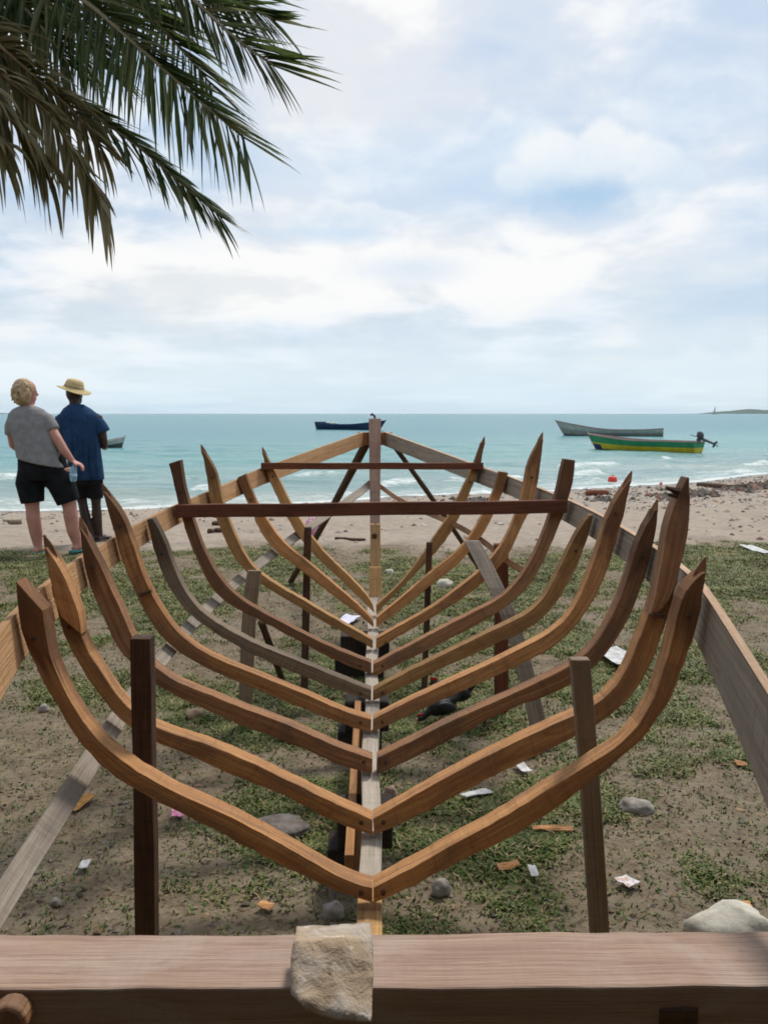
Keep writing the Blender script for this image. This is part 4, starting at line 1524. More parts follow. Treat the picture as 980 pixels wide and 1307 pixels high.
YEL, GRN, NVY = paint('paint_yellow', (0.62, 0.47, 0.02)), paint('paint_green', (0.03, 0.24, 0.10)), paint('paint_navy', (0.015, 0.035, 0.10))
GRY, DKG = paint('paint_grey', (0.30, 0.29, 0.26)), paint('paint_darkgrey', (0.06, 0.065, 0.07))
PNK = paint('rim_pinkgrey', (0.36, 0.24, 0.22))
LGT = paint('paint_light', (0.45, 0.44, 0.40))
INN = paint('inner_wood', (0.26, 0.20, 0.16))

bowp, sternp = on_z(757, 573, SEA), on_z(891, 578, SEA)
yb_, Ly, secy = make_boat('fishing_boat', 'yellow and green moored fishing boat with tilted outboard motor', bowp, sternp, 1.25, 0.50, 0.26,
                          [(0.20, DKG), (0.56, YEL), (0.99, GRN)], PNK, INN, thwarts=4)
mb = MB()
vv, ff = [], []
for i in range(7):
    u = 0.90 + 0.095 * i / 6
    for q in (0.18, 0.47):
        p = secy(u, q)
        vv.append((p.x, p.y + 0.012, p.z))
for i in range(6):
    ff.append((2 * i, 2 * i + 2, 2 * i + 3, 2 * i + 1))
mb.add(vv, ff)
mb.add([(x, -y, z) for x, y, z in vv], ff)
mb.build('bow_patch', NVY, yb_, world_parent=False, fix=False)
motor = empty('outboard_motor', (0, 0, 0))
mb = MB()
mb.ell((-0.05, 0, 0.80), (0.17, 0.13, 0.20), Matrix.Rotation(R(25), 3, 'Y'), 16, 10)
mb.tube([(-0.10, 0, 0.66), (-0.40, 0, 0.56), (-0.72, 0, 0.44)], [0.075, 0.06, 0.05], 10)
mb.ell((-0.78, 0, 0.40), (0.17, 0.06, 0.06), Matrix.Rotation(R(60), 3, 'Y'), 12, 8)
for k in range(3):
    a = k * 2.094
    mb.ell((-0.88, 0.09 * math.cos(a), 0.42 + 0.09 * math.sin(a)), (0.02, 0.06, 0.04), Matrix.Rotation(a, 3, 'X'), 8, 6)
mb.tube([(0.05, 0, 0.74), (0.42, 0.03, 0.80)], [0.022, 0.018], 8)
mb.box((0.02, 0, 0.55), (0.12, 0.18, 0.22))
bpy.data.objects.remove(motor)
mb.build('outboard_motor', plain('motor_black', (0.03, 0.03, 0.035), (0.05, 0.05, 0.055), 8, 0.4, 0.5), yb_, smooth=False, world_parent=False)

bowp, sternp = on_z(716, 556, SEA), on_z(846, 557, SEA)
gb_, Lg, secg = make_boat('fishing_boat', 'long weathered grey open boat moored behind the yellow one', bowp, sternp, 1.7, 0.50, 0.72,
                          [(0.22, DKG), (0.60, GRY), (0.99, LGT)], PNK, INN, thwarts=5, stern_rise=0.12)
bowp, sternp = on_z(487, 549, SEA), on_z(406, 548, SEA)
bb_, Lb, secb = make_boat('fishing_boat', 'dark navy boat moored far out, partly hidden by the bow post', bowp, sternp, 1.6, 0.58, 0.45,
                          [(0.22, DKG), (0.99, NVY)], NVY, DKG, thwarts=3, stern_rise=0.25)
mb = MB()
mb.box((0.35, 0, 0.72), (0.7, 1.1, 0.30))
mb.build('stern_box', NVY, bb_, world_parent=False, bevel=0.03)
mb = MB()
mb.ell((2.2, 0.1, 0.66), (0.5, 0.35, 0.16), None, 12, 8)
mb.build('net_heap', LGT, bb_, world_parent=False)
bowp, sternp = on_z(157, 571, SEA), on_z(108, 572, SEA)
mb_, Lm, secm = make_boat('fishing_boat', 'dark boat with pale deck moored beyond the person in straw hat', bowp, sternp, 1.0, 0.34, 0.22,
                          [(0.2, DKG), (0.6, DKG), (0.99, LGT)], LGT, INN, thwarts=2)
# far sail near the right headland
p = on_z(912, 528.2, SEA)
p = Vector((p.x / p.y * 1700, 1700, SEA))
g = empty('sailing_boat', p)
tag(g, 'tiny pale sail on the horizon by the right headland', 'sailing boat')
mb = MB()
mb.loft([[(x, -w_, 0.9), (x, w_, 0.9), (x, w_ * 0.4, -0.2), (x, -w_ * 0.4, -0.2)] for x, w_ in ((-5, 0.8), (-2, 1.5), (2, 1.4), (5, 0.1))])
mb.build('hull', LGT, g, world_parent=False)
mb = MB()
mb.tube([(0.3, 0, 0.8), (0.3, 0, 15.5)], 0.14, 6)
mb.build('mast', LGT, g, world_parent=False)
mb = MB()
mb.add([(0.1, 0, 2.0), (-4.2, 0.5, 2.2), (0.1, 0, 15.0), (0.1, 0.08, 2.0), (-4.2, 0.58, 2.2), (0.1, 0.08, 15.0)], [(0, 1, 2), (5, 4, 3), (0, 3, 4, 1), (1, 4, 5, 2), (2, 5, 3, 0)])
mb.build('sail', plain('sailcloth', (0.62, 0.45, 0.36), None, 1, 0.8), g, world_parent=False)

# ---------------------------------------------------------------- palm
leaf_cache = {}


def leaf_mat(name, c1, c2, c3):
    m, t, b = new_mat(name)
    uv = t.node('ShaderNodeUVMap', uv_map='uv').outputs[0]
    n_ = t.noise(t.scale(uv, (3, 9, 1)), 2.0, 3, 0.5)
    ux, uy, _ = t.sep(uv)
    rnd = t.m('FRACT', uy)
    c = t.mix(t.ss(n_, 0.35, 0.65), c1, c2)
    c = t.mix(t.ss(rnd, 0.55, 1.0), c, c3)
    t.l.new(c, b.inputs['Base Color'])
    b.inputs['Roughness'].default_value = 0.45
    b.inputs['Specular IOR Level'].default_value = 0.4
    tr = t.node('ShaderNodeBsdfTranslucent')
    hs = t.node('ShaderNodeHueSaturation')
    t.l.new(c, hs.inputs['Color'])
    hs.inputs['Value'].default_value = 1.3
    t.l.new(hs.outputs[0], tr.inputs['Color'])
    ms = t.node('ShaderNodeMixShader')
    ms.inputs[0].default_value = 0.40
    t.l.new(b.outputs[0], ms.inputs[1])
    t.l.new(tr.outputs[0], ms.inputs[2])
    t.l.new(ms.outputs[0], t.n['Material Output'].inputs['Surface'])
    return m


LEAF = leaf_mat('palm_green', (0.038, 0.065, 0.015), (0.075, 0.105, 0.028), (0.20, 0.20, 0.095))
LEAF_DRY = leaf_mat('palm_dry', (0.17, 0.125, 0.042), (0.105, 0.10, 0.03), (0.32, 0.26, 0.15))
RACH = plain('palm_rachis', (0.36, 0.31, 0.21), (0.30, 0.27, 0.15), 8, 0.6)
RACH_DRY = plain('palm_rachis_dry', (0.26, 0.18, 0.08), (0.18, 0.12, 0.05), 8, 0.6)
TRUNK = plain('palm_trunk', (0.19, 0.16, 0.13), (0.11, 0.09, 0.07), 14, 0.9, 0.1, 0.8, 0.02)

crown = at(-150, -190, 4.7)
palm_base = Vector((crown.x - 0.7, crown.y + 0.4, 0))
palm = empty('coconut_palm', palm_base)
tag(palm, 'coconut palm whose drooping fronds hang into the upper left corner', 'palm tree')
mb = MB()
tp = [palm_base + Vector((0, 0, -0.1)), palm_base + Vector((0.05, 0, 0.5)), palm_base.lerp(crown, 0.4) + Vector((-0.12, 0, 0)), palm_base.lerp(crown, 0.75) + Vector((-0.08, 0, 0)), crown]
tp = catmull(tp, 40)
mb.tube(tp, [0.19 - 0.07 * smooth(0, 0.35, i / 39) - 0.02 * i / 39 + (0.008 if i % 2 else 0) for i in range(40)], 14)
mb.build('trunk', TRUNK, palm, smooth=True)


def frond(pts, dry=0.0, A=(25, 0.5, 0.2), B=(60, 0.5, 0.7), nleaf=80, start=0.16, seed=1, width=0.025, tipk=0.6, depth=0.45):
    """A, B: (angle from the rib in degrees, leaflet length, droop) of the upper and the lower row of leaflets"""
    nleaf = int(nleaf * 1.45)
    r = random.Random(seed)
    path = catmull(pts, 60)
    n = len(path)
    mb = MB()
    mb.tube(path, [0.022 * (1 - 0.84 * i / (n - 1)) + 0.0015 for i in range(n)], 7)
    fo_ = mb.build('frond', RACH_DRY if dry > 0.5 else RACH, palm, smooth=True)
    lm = MB()
    chord = (path[-1] - path[0])
    flat_n = Vector((-chord.y, chord.x, 0)).normalized()      # frond hangs in an upright plane, leaflets fan out of it
    for s, (ang, length, droop) in ((1, A), (-1, B)):
        for k in range(nleaf):
            u = min(start + (1 - start) * (k + r.uniform(0.0, 0.9)) / nleaf, 0.998)
            i = min(int(u * (n - 1)), n - 2)
            p = path[i].lerp(path[i + 1], u * (n - 1) - i)
            T = (path[min(i + 1, n - 1)] - path[max(i - 1, 0)]).normalized()
            U = T.cross(flat_n).normalized()
            if U.z < 0:
                U = -U
            v_ = (u - start) / (1 - start)
            prof = min(1.0, 0.45 + 2.2 * v_) * (1 - (1 - tipk) * v_ ** 1.5)
            L = length * prof * r.uniform(0.72, 1.12)
            a_ = R(ang) * (1 - 0.5 * v_ ** 2) * r.uniform(0.8, 1.2)
            d = (T * math.cos(a_) + U * (s * math.sin(a_)) + flat_n * r.uniform(-depth, depth)).normalized()
            seg = 5
            q = p.copy()
            wd = width * r.uniform(0.7, 1.15)
            rows = []
            dr_ = droop * r.uniform(0.7, 1.3)
            W_ = (flat_n * 0.6 + T * r.uniform(-0.9, 0.9) + U * r.uniform(-0.5, 0.5))
            for j in range(seg + 1):
                v = j / seg
                if j:
                    q = q + d * (L / seg)
                    d = (d + Vector((0, 0, -1)) * (dr_ * 0.40 * (0.5 + v))).normalized()
                wv_ = W_ - d * W_.dot(d)
                if wv_.length < 1e-3:
                    wv_ = d.orthogonal()
                wv_.normalize()
                hw_ = wd / 2 * (0.45 + 1.5 * v if v < 0.36 else (1 - ((v - 0.36) / 0.64) ** 1.3 * 0.97))
                up_ = wv_.cross(d).normalized() * (hw_ * 0.4)
                rows.append((q - wv_ * hw_ + up_, q, q + wv_ * hw_ + up_))
            vv, uu = [], []
            rv = r.random() * 0.98 + int(r.random() * 30)
            for j, rw in enumerate(rows):
                for x_ in rw:
                    vv.append(tuple(x_))
                    uu.append((j / seg, rv))
            ff = []
            for j in range(seg):
                ff += [(j * 3, j * 3 + 1, (j + 1) * 3 + 1, (j + 1) * 3), (j * 3 + 1, j * 3 + 2, (j + 1) * 3 + 2, (j + 1) * 3 + 1)]
            lm.add(vv, ff, uu)
    lm.build('leaflets', LEAF_DRY if dry > 0.5 else LEAF, fo_, world_parent=False, fix=False)
    return fo_


C0 = crown + Vector((0, 0, 0.05))
PF = lambda *a: [C0] + [at(*p) for p in a]
frond(PF((20, -60, 4.5), (110, 2, 4.35), (180, 62, 4.25), (250, 124, 4.18), (312, 176, 4.12)), 0, (22, 0.54, 0.10), (66, 0.56, 0.60), 84, 0.2, 2)
frond(PF((70, -150, 4.5), (160, -95, 4.4), (240, -40, 4.3), (300, 0, 4.25), (352, 26, 4.2)), 0, (34, 0.40, 0.05), (34, 0.42, 0.2), 84, 0.2, 22)
frond(PF((90, -110, 4.4), (190, -50, 4.25), (250, 2, 4.15), (300, 48, 4.1), (350, 84, 4.05)), 0, (40, 0.56, 0.08), (38, 0.42, 0.25), 84, 0.2, 3)
frond(PF((-50, 10, 4.4), (43, 98, 4.2), (110, 140, 4.1), (171, 182, 4.05), (230, 232, 4.0), (284, 278, 3.95)), 0, (20, 0.30, 0.15), (34, 0.36, 0.30), 96, 0.18, 4)
frond(PF((-70, 30, 4.2), (10, 100, 4.0), (64, 146, 3.9), (100, 200, 3.85), (132, 256, 3.8)), 1, (24, 0.26, 0.4), (50, 0.48, 1.5), 84, 0.18, 5)
frond(PF((-120, -20, 4.2), (-70, 60, 4.0), (-20, 110, 3.85), (24, 160, 3.8), (56, 206, 3.8)), 1, (30, 0.36, 0.9), (46, 0.52, 1.7), 80, 0.18, 6)
frond(PF((-130, 20, 4.1), (-90, 90, 3.9), (-50, 140, 3.8), (0, 180, 3.75)), 1, (35, 0.36, 0.9), (46, 0.55, 1.7), 66, 0.18, 16)
frond(PF((-90, -20, 4.3), (-20, 40, 4.2), (30, 84, 4.1), (84, 132, 4.0), (130, 186, 4.0)), 1, (40, 0.40, 0.4), (46, 0.40, 0.8), 84, 0.18, 26)
frond(PF((0, -110, 4.9), (110, -50, 4.95), (170, 0, 4.95), (226, 56, 4.9), (270, 108, 4.9)), 0, (30, 0.55, 0.15), (70, 0.60, 0.5), 84, 0.2, 7)
frond(PF((-20, -70, 4.9), (50, -20, 5.0), (90, 30, 5.0), (130, 84, 5.0)), 0, (45, 0.55, 0.3), (60, 0.5, 0.7), 76, 0.2, 8)
frond(PF((-60, -60, 4.6), (0, -20, 4.6), (50, 30, 4.55), (90, 84, 4.5)), 0, (45, 0.50, 0.3), (60, 0.45, 0.7), 76, 0.2, 18)
frond(PF((-40, -110, 5.2), (50, -80, 5.3), (120, -40, 5.3), (170, 10, 5.3)), 0, (50, 0.6, 0.3), (60, 0.55, 0.7), 80, 0.2, 19)
frond(PF((60, -190, 4.7), (170, -125, 4.6), (250, -60, 4.5), (310, -10, 4.45)), 0, (48, 0.52, 0.05), (40, 0.50, 0.2), 80, 0.2, 9)
for k, (a, e) in enumerate(((170, 0.2), (205, 0.5), (245, 0.1), (290, 0.6), (330, 0.9), (140, 0.7), (100, 1.0))):
    d = Vector((math.cos(R(a)), math.sin(R(a)), 0))
    L = 2.6
    pts = [C0]
    for q in (0.25, 0.5, 0.75, 1.0):
        pts.append(C0 + d * (L * q) + Vector((0, 0, e * 1.1 * q - 1.5 * q * q)))
    frond(pts, 0, (60, 0.55, 0.8), (60, 0.55, 0.8), 40, 0.2, 30 + k, depth=0.9)
for k in range(5):
    mb = MB()
    a = k * 1.26
    mb.ell(crown + Vector((0.17 * math.cos(a), 0.17 * math.sin(a), -0.2)), (0.09, 0.09, 0.115), None, 12, 8)
    mb.build('coconut', plain('coconut', (0.12, 0.13, 0.03), (0.16, 0.10, 0.03), 6, 0.5), palm, smooth=True)

# ---------------------------------------------------------------- grass and leaf litter
def grass_mesh(name, count, seed, mats, hmin, hmax, wmin, wmax, pick, flat=False):
    r = np.random.RandomState(seed)
    V, F, MI = [], [], []
    made = 0
    tries = 0
    rr = random.Random(seed)
    while made < count and tries < count * 12:
        tries += 1
        # spread with density falling with distance (roughly even in the picture)
        y = 1.35 * math.exp(rr.random() * math.log(10.4 / 1.35))
        if rr.random() > (y / 6.0) ** 0.55:
            continue
        half = 0.55 * y + 0.35
        x = rr.uniform(-half, half)
        g = pick(x, y)
        if rr.random() > g:
            continue
        z = ground_z(x, y)
        k = rr.randint(3, 6)
        for _ in range(k):
            a = rr.uniform(0, 6.283)
            px_, py_ = x + rr.gauss(0, 0.022), y + rr.gauss(0, 0.022)
            h = rr.uniform(hmin, hmax) * (0.6 + 0.6 * g)
            wd = rr.uniform(wmin, wmax) * (1 + 0.05 * y)
            lean = rr.uniform(0.8, 2.6) * h
            ca_, sa_ = math.cos(a), math.sin(a)
            b0 = len(V)
            V.append((px_ - sa_ * wd, py_ + ca_ * wd, z - 0.004))
            V.append((px_ + sa_ * wd, py_ - ca_ * wd, z - 0.004))
            V.append((px_ + ca_ * lean * 0.45 + sa_ * wd * 0.8, py_ + sa_ * lean * 0.45 - ca_ * wd * 0.8, z + h * 0.65))
            V.append((px_ + ca_ * lean * 0.45 - sa_ * wd * 0.8, py_ + sa_ * lean * 0.45 + ca_ * wd * 0.8, z + h * 0.65))
            V.append((px_ + ca_ * lean, py_ + sa_ * lean, z + h * (0.75 if rr.random() < 0.4 else 1)))
            F += [(b0, b0 + 1, b0 + 2, b0 + 3), (b0 + 3, b0 + 2, b0 + 4)]
            m_ = rr.choices(range(len(mats)), (6, 3 + 0.35 * y, 0.9 + 0.5 * y))[0]
            MI += [m_, m_]
        made += 1
    me = bpy.data.meshes.new(name)
    me.from_pydata(V, [], F)
    for m_ in mats:
        me.materials.append(m_)
    me.polygons.foreach_set('material_index', MI)
    me.update()
    o = bpy.data.objects.new(name, me)
    col.objects.link(o)
    return o


def blade_mat(name, c):
    m, t, b = new_mat(name)
    P = t.node('ShaderNodeTexCoord').outputs['Object']
    n_ = t.noise(P, 3.0, 3)
    t.l.new(t.mix(t.ss(n_, 0.35, 0.65), c, tuple(x * 0.65 for x in c)), b.inputs['Base Color'])
    b.inputs['Roughness'].default_value = 0.6
    b.inputs['Specular IOR Level'].default_value = 0.2
    return m


GM = [blade_mat('grass_green', (0.105, 0.160, 0.034)), blade_mat('grass_dull', (0.185, 0.195, 0.062)), blade_mat('grass_straw', (0.36, 0.28, 0.15))]
g1 = grass_mesh('grass', 75000, 5, GM, 0.007, 0.022, 0.0018, 0.0036, lambda x, y: min(1.0, max(0.05 if y < 9.4 else 0.0, (grass_amount(x, y) - 0.06) * 0.95)))
tag(g1, 'short patchy green and straw coloured grass on the bare earth', 'grass', kind='stuff')

# dead leaves, chips and crumbs on the earth
def litter_stuff(name, label, count, seed, mats, smin, smax, area, hf=0.35, cat='litter'):
    rr = random.Random(seed)
    V, F, MI = [], [], []
    for _ in range(count):
        x, y = area(rr)
        z = ground_z(x, y)
        s = rr.uniform(smin, smax) * rr.uniform(0.6, 1.4)
        a = rr.uniform(0, 6.283)
        el_ = rr.uniform(0.45, 1.0)
        b0 = len(V)
        for (ux_, uy_, uz_) in ((1, 0, 0), (0.25, 0.9, 0.1), (-0.9, 0.45, 0), (-0.8, -0.6, 0.15), (0.35, -0.95, 0)):
            k = rr.uniform(0.75, 1.2)
            X, Y = ux_ * s * k, uy_ * s * el_ * k
            V.append((x + X * math.cos(a) - Y * math.sin(a), y + X * math.sin(a) + Y * math.cos(a), z + s * hf * (0.15 + uz_ * 2) - 0.001))
        V.append((x + rr.uniform(-.2, .2) * s, y + rr.uniform(-.2, .2) * s, z + s * hf * rr.uniform(0.9, 1.5)))
        V.append((x, y, z - s * 0.3))
        for q in range(5):
            F.append((b0 + q, b0 + (q + 1) % 5, b0 + 5))
            F.append((b0 + (q + 1) % 5, b0 + q, b0 + 6))
        m_ = rr.randrange(len(mats))
        MI += [m_] * 10
    me = bpy.data.meshes.new(name)
    me.from_pydata(V, [], F)
    for m_ in mats:
        me.materials.append(m_)
    me.polygons.foreach_set('material_index', MI)
    me.update()
    o = bpy.data.objects.new(name, me)
    col.objects.link(o)
    tag(o, label, cat, kind='stuff')
    return o


def near_area(rr):
    y = 1.4 * math.exp(rr.random() * math.log(9.6 / 1.4))
    h = 0.5 * y + 0.3
    return rr.uniform(-h, h), y


LM_ = [plain('leaf_brown', (0.17, 0.095, 0.045), None, 30), plain('leaf_tan', (0.30, 0.20, 0.11), None, 30), plain('leaf_dark', (0.06, 0.045, 0.03), None, 30), plain('leaf_grey', (0.24, 0.21, 0.175), None, 30), plain('crumb', (0.13, 0.105, 0.08), None, 30)]
litter_stuff('leaf_litter', 'dead leaves and wood chips strewn over the earth', 12000, 8, LM_, 0.003, 0.013, near_area, 0.3, 'leaf litter')


def beach_area(rr):
    while True:
        x = rr.uniform(-9, 14)
        s = shore_y(x)
        y = rr.uniform(9.8, s - 0.2)
        w_ = (0.18 + 0.82 * smooth(2.0, 5.5, x)) * (0.25 + 0.75 * math.exp(-((y - (s - 3.6)) / 2.2) ** 2))
        if rr.random() < w_:
            return x, y


PB = [plain('pebble_grey', (0.30, 0.28, 0.25), None, 9), plain('pebble_pale', (0.52, 0.48, 0.43), None, 9), plain('pebble_dark', (0.10, 0.085, 0.07), None, 9), plain('pebble_tan', (0.34, 0.25, 0.18), None, 9), plain('pebble_rust', (0.22, 0.11, 0.07), None, 9)]
litter_stuff('pebbles', 'pebbles, shells and flotsam along the beach', 4000, 12, PB, 0.016, 0.05, beach_area, 0.5, 'pebbles')


def wrack_area(rr):
    while True:
        x = rr.uniform(1.5, 14)
        s = shore_y(x)
        y = s - 4.2 + rr.gauss(0, 0.35) + 0.6 * math.sin(x * 0.9)
        if rr.random() < smooth(-0.25, 0.35, fbm(x, 0, 0.5, 6.0)):
            return x, y


litter_stuff('seaweed', 'dark line of dried seaweed and twigs washed up on the beach', 1500, 14, [PB[2], LM_[2], PB[4]], 0.03, 0.10, wrack_area, 0.6, 'seaweed')


# ---------------------------------------------------------------- single small things
def stone(name, label, px, py, wpx, hpx, mat, cat, group=None, flatk=1.0, seed=1, z0=None):
    p = on_z(px, py, 0)
    if p.y > 9:
        for _ in range(12):
            p = on_z(px, py, ground_z(p.x, p.y))
    gz = ground_z(p.x, p.y)
    s = (p - CAM).dot(_f) / FPX
    r = random.Random(seed)
    a_, b_, c_ = wpx * s / 2, wpx * s / 2 * flatk, hpx * s / 2
    mb = MB()
    nu, nv = 22, 14
    vv = []
    c = Vector((p.x, p.y, gz + c_ * 0.55))
    bmm = MB()
    bmm.ell(c, (a_, b_, c_), Matrix.Rotation(r.uniform(-0.5, 0.5), 3, 'Z'), nu, nv)
    out = []
    for v in bmm.v:
        v = Vector(v)
        d = v - c
        q_ = Vector((d.x / a_, d.y / b_, d.z / c_))
        k = 1 + 0.26 * mnoise.noise(q_ * 1.5 + Vector((seed * 3.1, 0, 0))) + 0.07 * mnoise.noise(q_ * 4.5 + Vector((0, seed * 2.3, 0)))
        out.append(tuple(c + d * k))
    bmm.v = out
    o = bmm.build(name, mat, None, smooth=True)
    tag(o, label, cat, group)
    return o


STN = plain('stone_pale', (0.36, 0.33, 0.29), (0.24, 0.21, 0.18), 25, 0.9, 0.2, 0.6, 0.01)
STW = plain('stone_white', (0.55, 0.52, 0.44), (0.42, 0.38, 0.30), 18, 0.9, 0.2, 0.6, 0.01)
STD = plain('stone_dark', (0.20, 0.175, 0.15), (0.12, 0.10, 0.085), 25, 0.9, 0.2, 0.6, 0.01)
PAPER = plain('paper', (0.62, 0.62, 0.62), (0.42, 0.41, 0.38), 25, 0.8, 0.2)
LILAC = plain('lilac_paper', (0.58, 0.56, 0.72), (0.70, 0.69, 0.80), 30, 0.8, 0.2)
PINKP = plain('pink_plastic', (0.72, 0.24, 0.42), (0.62, 0.34, 0.46), 12, 0.5, 0.3)
REDP = plain('red_plastic', (0.75, 0.06, 0.03), (0.62, 0.05, 0.03), 12, 0.5, 0.3)
BLKP = plain('black_plastic', (0.012, 0.012, 0.013), (0.03, 0.03, 0.03), 12, 0.4, 0.4)

stone('stone', 'pale rounded stone on the earth left of the keel end', 426, 1168, 30, 24, STN, 'stone', None, 0.8, 1)
stone('stone', 'pale broken stone on the earth right of the keel end', 563, 1142, 26, 24, STN, 'stone', None, 0.8, 2)
stone('stone', 'flat grey stone to the right of the slanting stake', 812, 1036, 46, 22, STN, 'stone', None, 0.7, 3)
stone('stone', 'pinkish stone tight against the keel, second bay', 499, 1020, 17, 20, plain('stone_pink', (0.38, 0.24, 0.18), None, 25), 'stone', None, 0.9, 4)
stone('stone', 'flat grey slab of stone left of the keel, second bay', 350, 1060, 90, 20, STD, 'stone', None, 0.7, 5)
stone('stone', 'cream stone in the grass seen between far right ribs', 567, 750, 22, 13, STW, 'stone', None, 0.8, 6)
stone('stone', 'small white stone in the grass just right of the stem', 497, 732, 11, 7, STW, 'stone', None, 0.8, 7)
stone('stone', 'small tan stone with dark side, between second and third left ribs', 250, 918, 26, 17, plain('stone_tan', (0.42, 0.30, 0.20), (0.12, 0.08, 0.05), 10), 'stone', None, 0.8, 8)
stone('stone', 'small grey stone behind the fourth left rib, near dark stake', 213, 838, 18, 16, STN, 'stone', None, 0.8, 9)
stone('stone', 'large pale stone just behind the beam at far right', 930, 1206, 104, 62, STW, 'stone', None, 0.6, 10)
stone('stone', 'pale pebble at left edge of the bare earth', 57, 905, 14, 13, STN, 'stone', None, 0.8, 11)
stone('stone', 'small pale pebble in earth by the long grey batten', 71, 1150, 14, 13, STN, 'stone', None, 0.8, 12)


def scrap(name, label, px, py, w_px, l_px, ang, mat, cat, curl=0.3, seed=1, lift=0.0):
    """thin crumpled sheet with thickness lying on the ground"""
    p = on_z(px, py, 0)
    for _ in range(12):
        p = on_z(px, py, ground_z(p.x, p.y))
    s = (p - CAM).dot(_f) / FPX
    r = random.Random(seed)
    n = 6
    mb = MB()
    vv, ff = [], []
    rot = Matrix.Rotation(R(ang), 3, 'Z')
    for side in (1, 0):
        for i in range(n):
            for j in range(n):
                u, v = i / (n - 1) - 0.5, j / (n - 1) - 0.5
                q = rot @ Vector((u * w_px * s, v * l_px * s, 0))
                x, y = p.x + q.x, p.y + q.y
                h = 0.016 + lift + curl * w_px * s * (0.25 * abs(u) + 0.22 * (mnoise.noise((u * 4, v * 4, seed * 2.7)) + 0.3) + 0.15 * v)
                vv.append((x, y, ground_z(x, y) + max(h, 0.012) + (0.0022 if side else 0)))
    N = n * n
    for i in range(n - 1):
        for j in range(n - 1):
            a_ = i * n + j
            ff.append((a_, a_ + n, a_ + n + 1, a_ + 1))
            ff.append((N + a_, N + a_ + 1, N + a_ + n + 1, N + a_ + n))
    rim_ = [i * n for i in range(n)] + [(n - 1) * n + j for j in range(1, n)] + [i * n + n - 1 for i in range(n - 2, -1, -1)] + [j for j in range(n - 2, 0, -1)]
    for k in range(len(rim_)):
        a_, b_ = rim_[k], rim_[(k + 1) % len(rim_)]
        ff.append((a_, b_, N + b_, N + a_))
    mb.add(vv, ff)
    o = mb.build(name, mat, None, smooth=False)
    tag(o, label, cat)
    return o


scrap('paper_sheet', 'white sheet of paper on the grass behind the right ribs', 787, 846, 34, 70, 12, PAPER, 'paper', 0.25, 1, 0.02)
scrap('paper_scrap', 'lilac white crumpled paper seen between far left ribs', 443, 796, 22, 50, -20, LILAC, 'paper', 0.45, 2)
scrap('paper_scrap', 'white plastic scrap on the grass near the right edge', 965, 704, 17, 60, 5, PAPER, 'plastic scrap', 0.35, 3)
scrap('paper_scrap', 'narrow white strip lying under the second right rib', 608, 1018, 48, 14, 38, PAPER, 'paper', 0.1, 4)
scrap('paper_scrap', 'small white scrap upright in the earth below the nearest right rib', 680, 1118, 10, 26, 0, PAPER, 'paper', 0.6, 5)
scrap('paper_scrap', 'small white scrap beneath the second right rib by the slanting stake', 667, 986, 15, 26, 20, PAPER, 'paper', 0.5, 6)
scrap('paper_scrap', 'tiny white scrap on bare earth left of the dark stake', 109, 1110, 12, 18, 0, PAPER, 'paper', 0.5, 7)
scrap('paper_scrap', 'white and blue wrapper on the earth right of the slanting stake', 800, 1133, 20, 26, 30, plain('wrapper', (0.66, 0.68, 0.74), (0.52, 0.36, 0.28), 60), 'wrapper', 0.5, 8)
scrap('paper_scrap', 'white scrap in the grass beside the top of the dark stake', 203, 845, 12, 20, 0, PAPER, 'paper', 0.5, 9)
scrap('flower', 'bright pink fallen blossom on the grass below the nearest left rib', 228, 1043, 16, 20, 10, PINKP, 'flower', 0.8, 10)
scrap('dead_leaf', 'curled yellow brown leaf beside the long grey batten', 105, 1032, 15, 40, -25, plain('leaf_ochre', (0.42, 0.22, 0.05), (0.30, 0.14, 0.03), 30), 'leaf', 0.7, 11)
scrap('wood_chip', 'thin orange wood shaving under the nearest right rib', 705, 1063, 52, 10, -2, W_ORANGE, 'wood shaving', 0.2, 12)
scrap('wood_chip', 'short orange wood shaving in front of the nearest right rib', 648, 1112, 28, 12, 12, W_ORANGE, 'wood shaving', 0.3, 13)
scrap('wood_chip', 'orange chip of wood near the right end of the beam', 950, 1162, 14, 12, 0, W_ORANGE, 'wood chip', 0.3, 14)
scrap('wood_chip', 'orange chip of wood by the grey plank at right', 945, 980, 14, 12, 0, W_ORANGE, 'wood chip', 0.3, 15)
scrap('wood_chip', 'orange brown chip of wood left of the pale stone', 340, 1163, 20, 14, -30, W_ORANGE, 'wood chip', 0.3, 16)

# pink bag on the beach, red bucket at the water
p = on_z(401, 683, -0.02)
p.z = ground_z(p.x, p.y)
s = (p - CAM).dot(_f) / FPX
g = empty('plastic_bag', p)
tag(g, 'bright pink plastic bag standing on the beach behind the left ribs', 'bag')
mb = MB()
mb.ell((0, 0, 0.09), (0.115, 0.09, 0.11), None, 16, 12)
mb.v = [tuple(Vector(v) * (1 + 0.18 * mnoise.noise(Vector(v) * 14))) for v in mb.v]
mb.build('bag', PINKP, g, world_parent=False)
mb = MB()
for q in (-1, 1):
    mb.tube([(q * 0.05, 0, 0.17), (q * 0.06, 0, 0.23), (q * 0.025, 0, 0.245), (q * 0.012, 0, 0.18)], [(0.014, 0.005)] * 4, 6)
mb.build('handle', PINKP, g, world_parent=False)


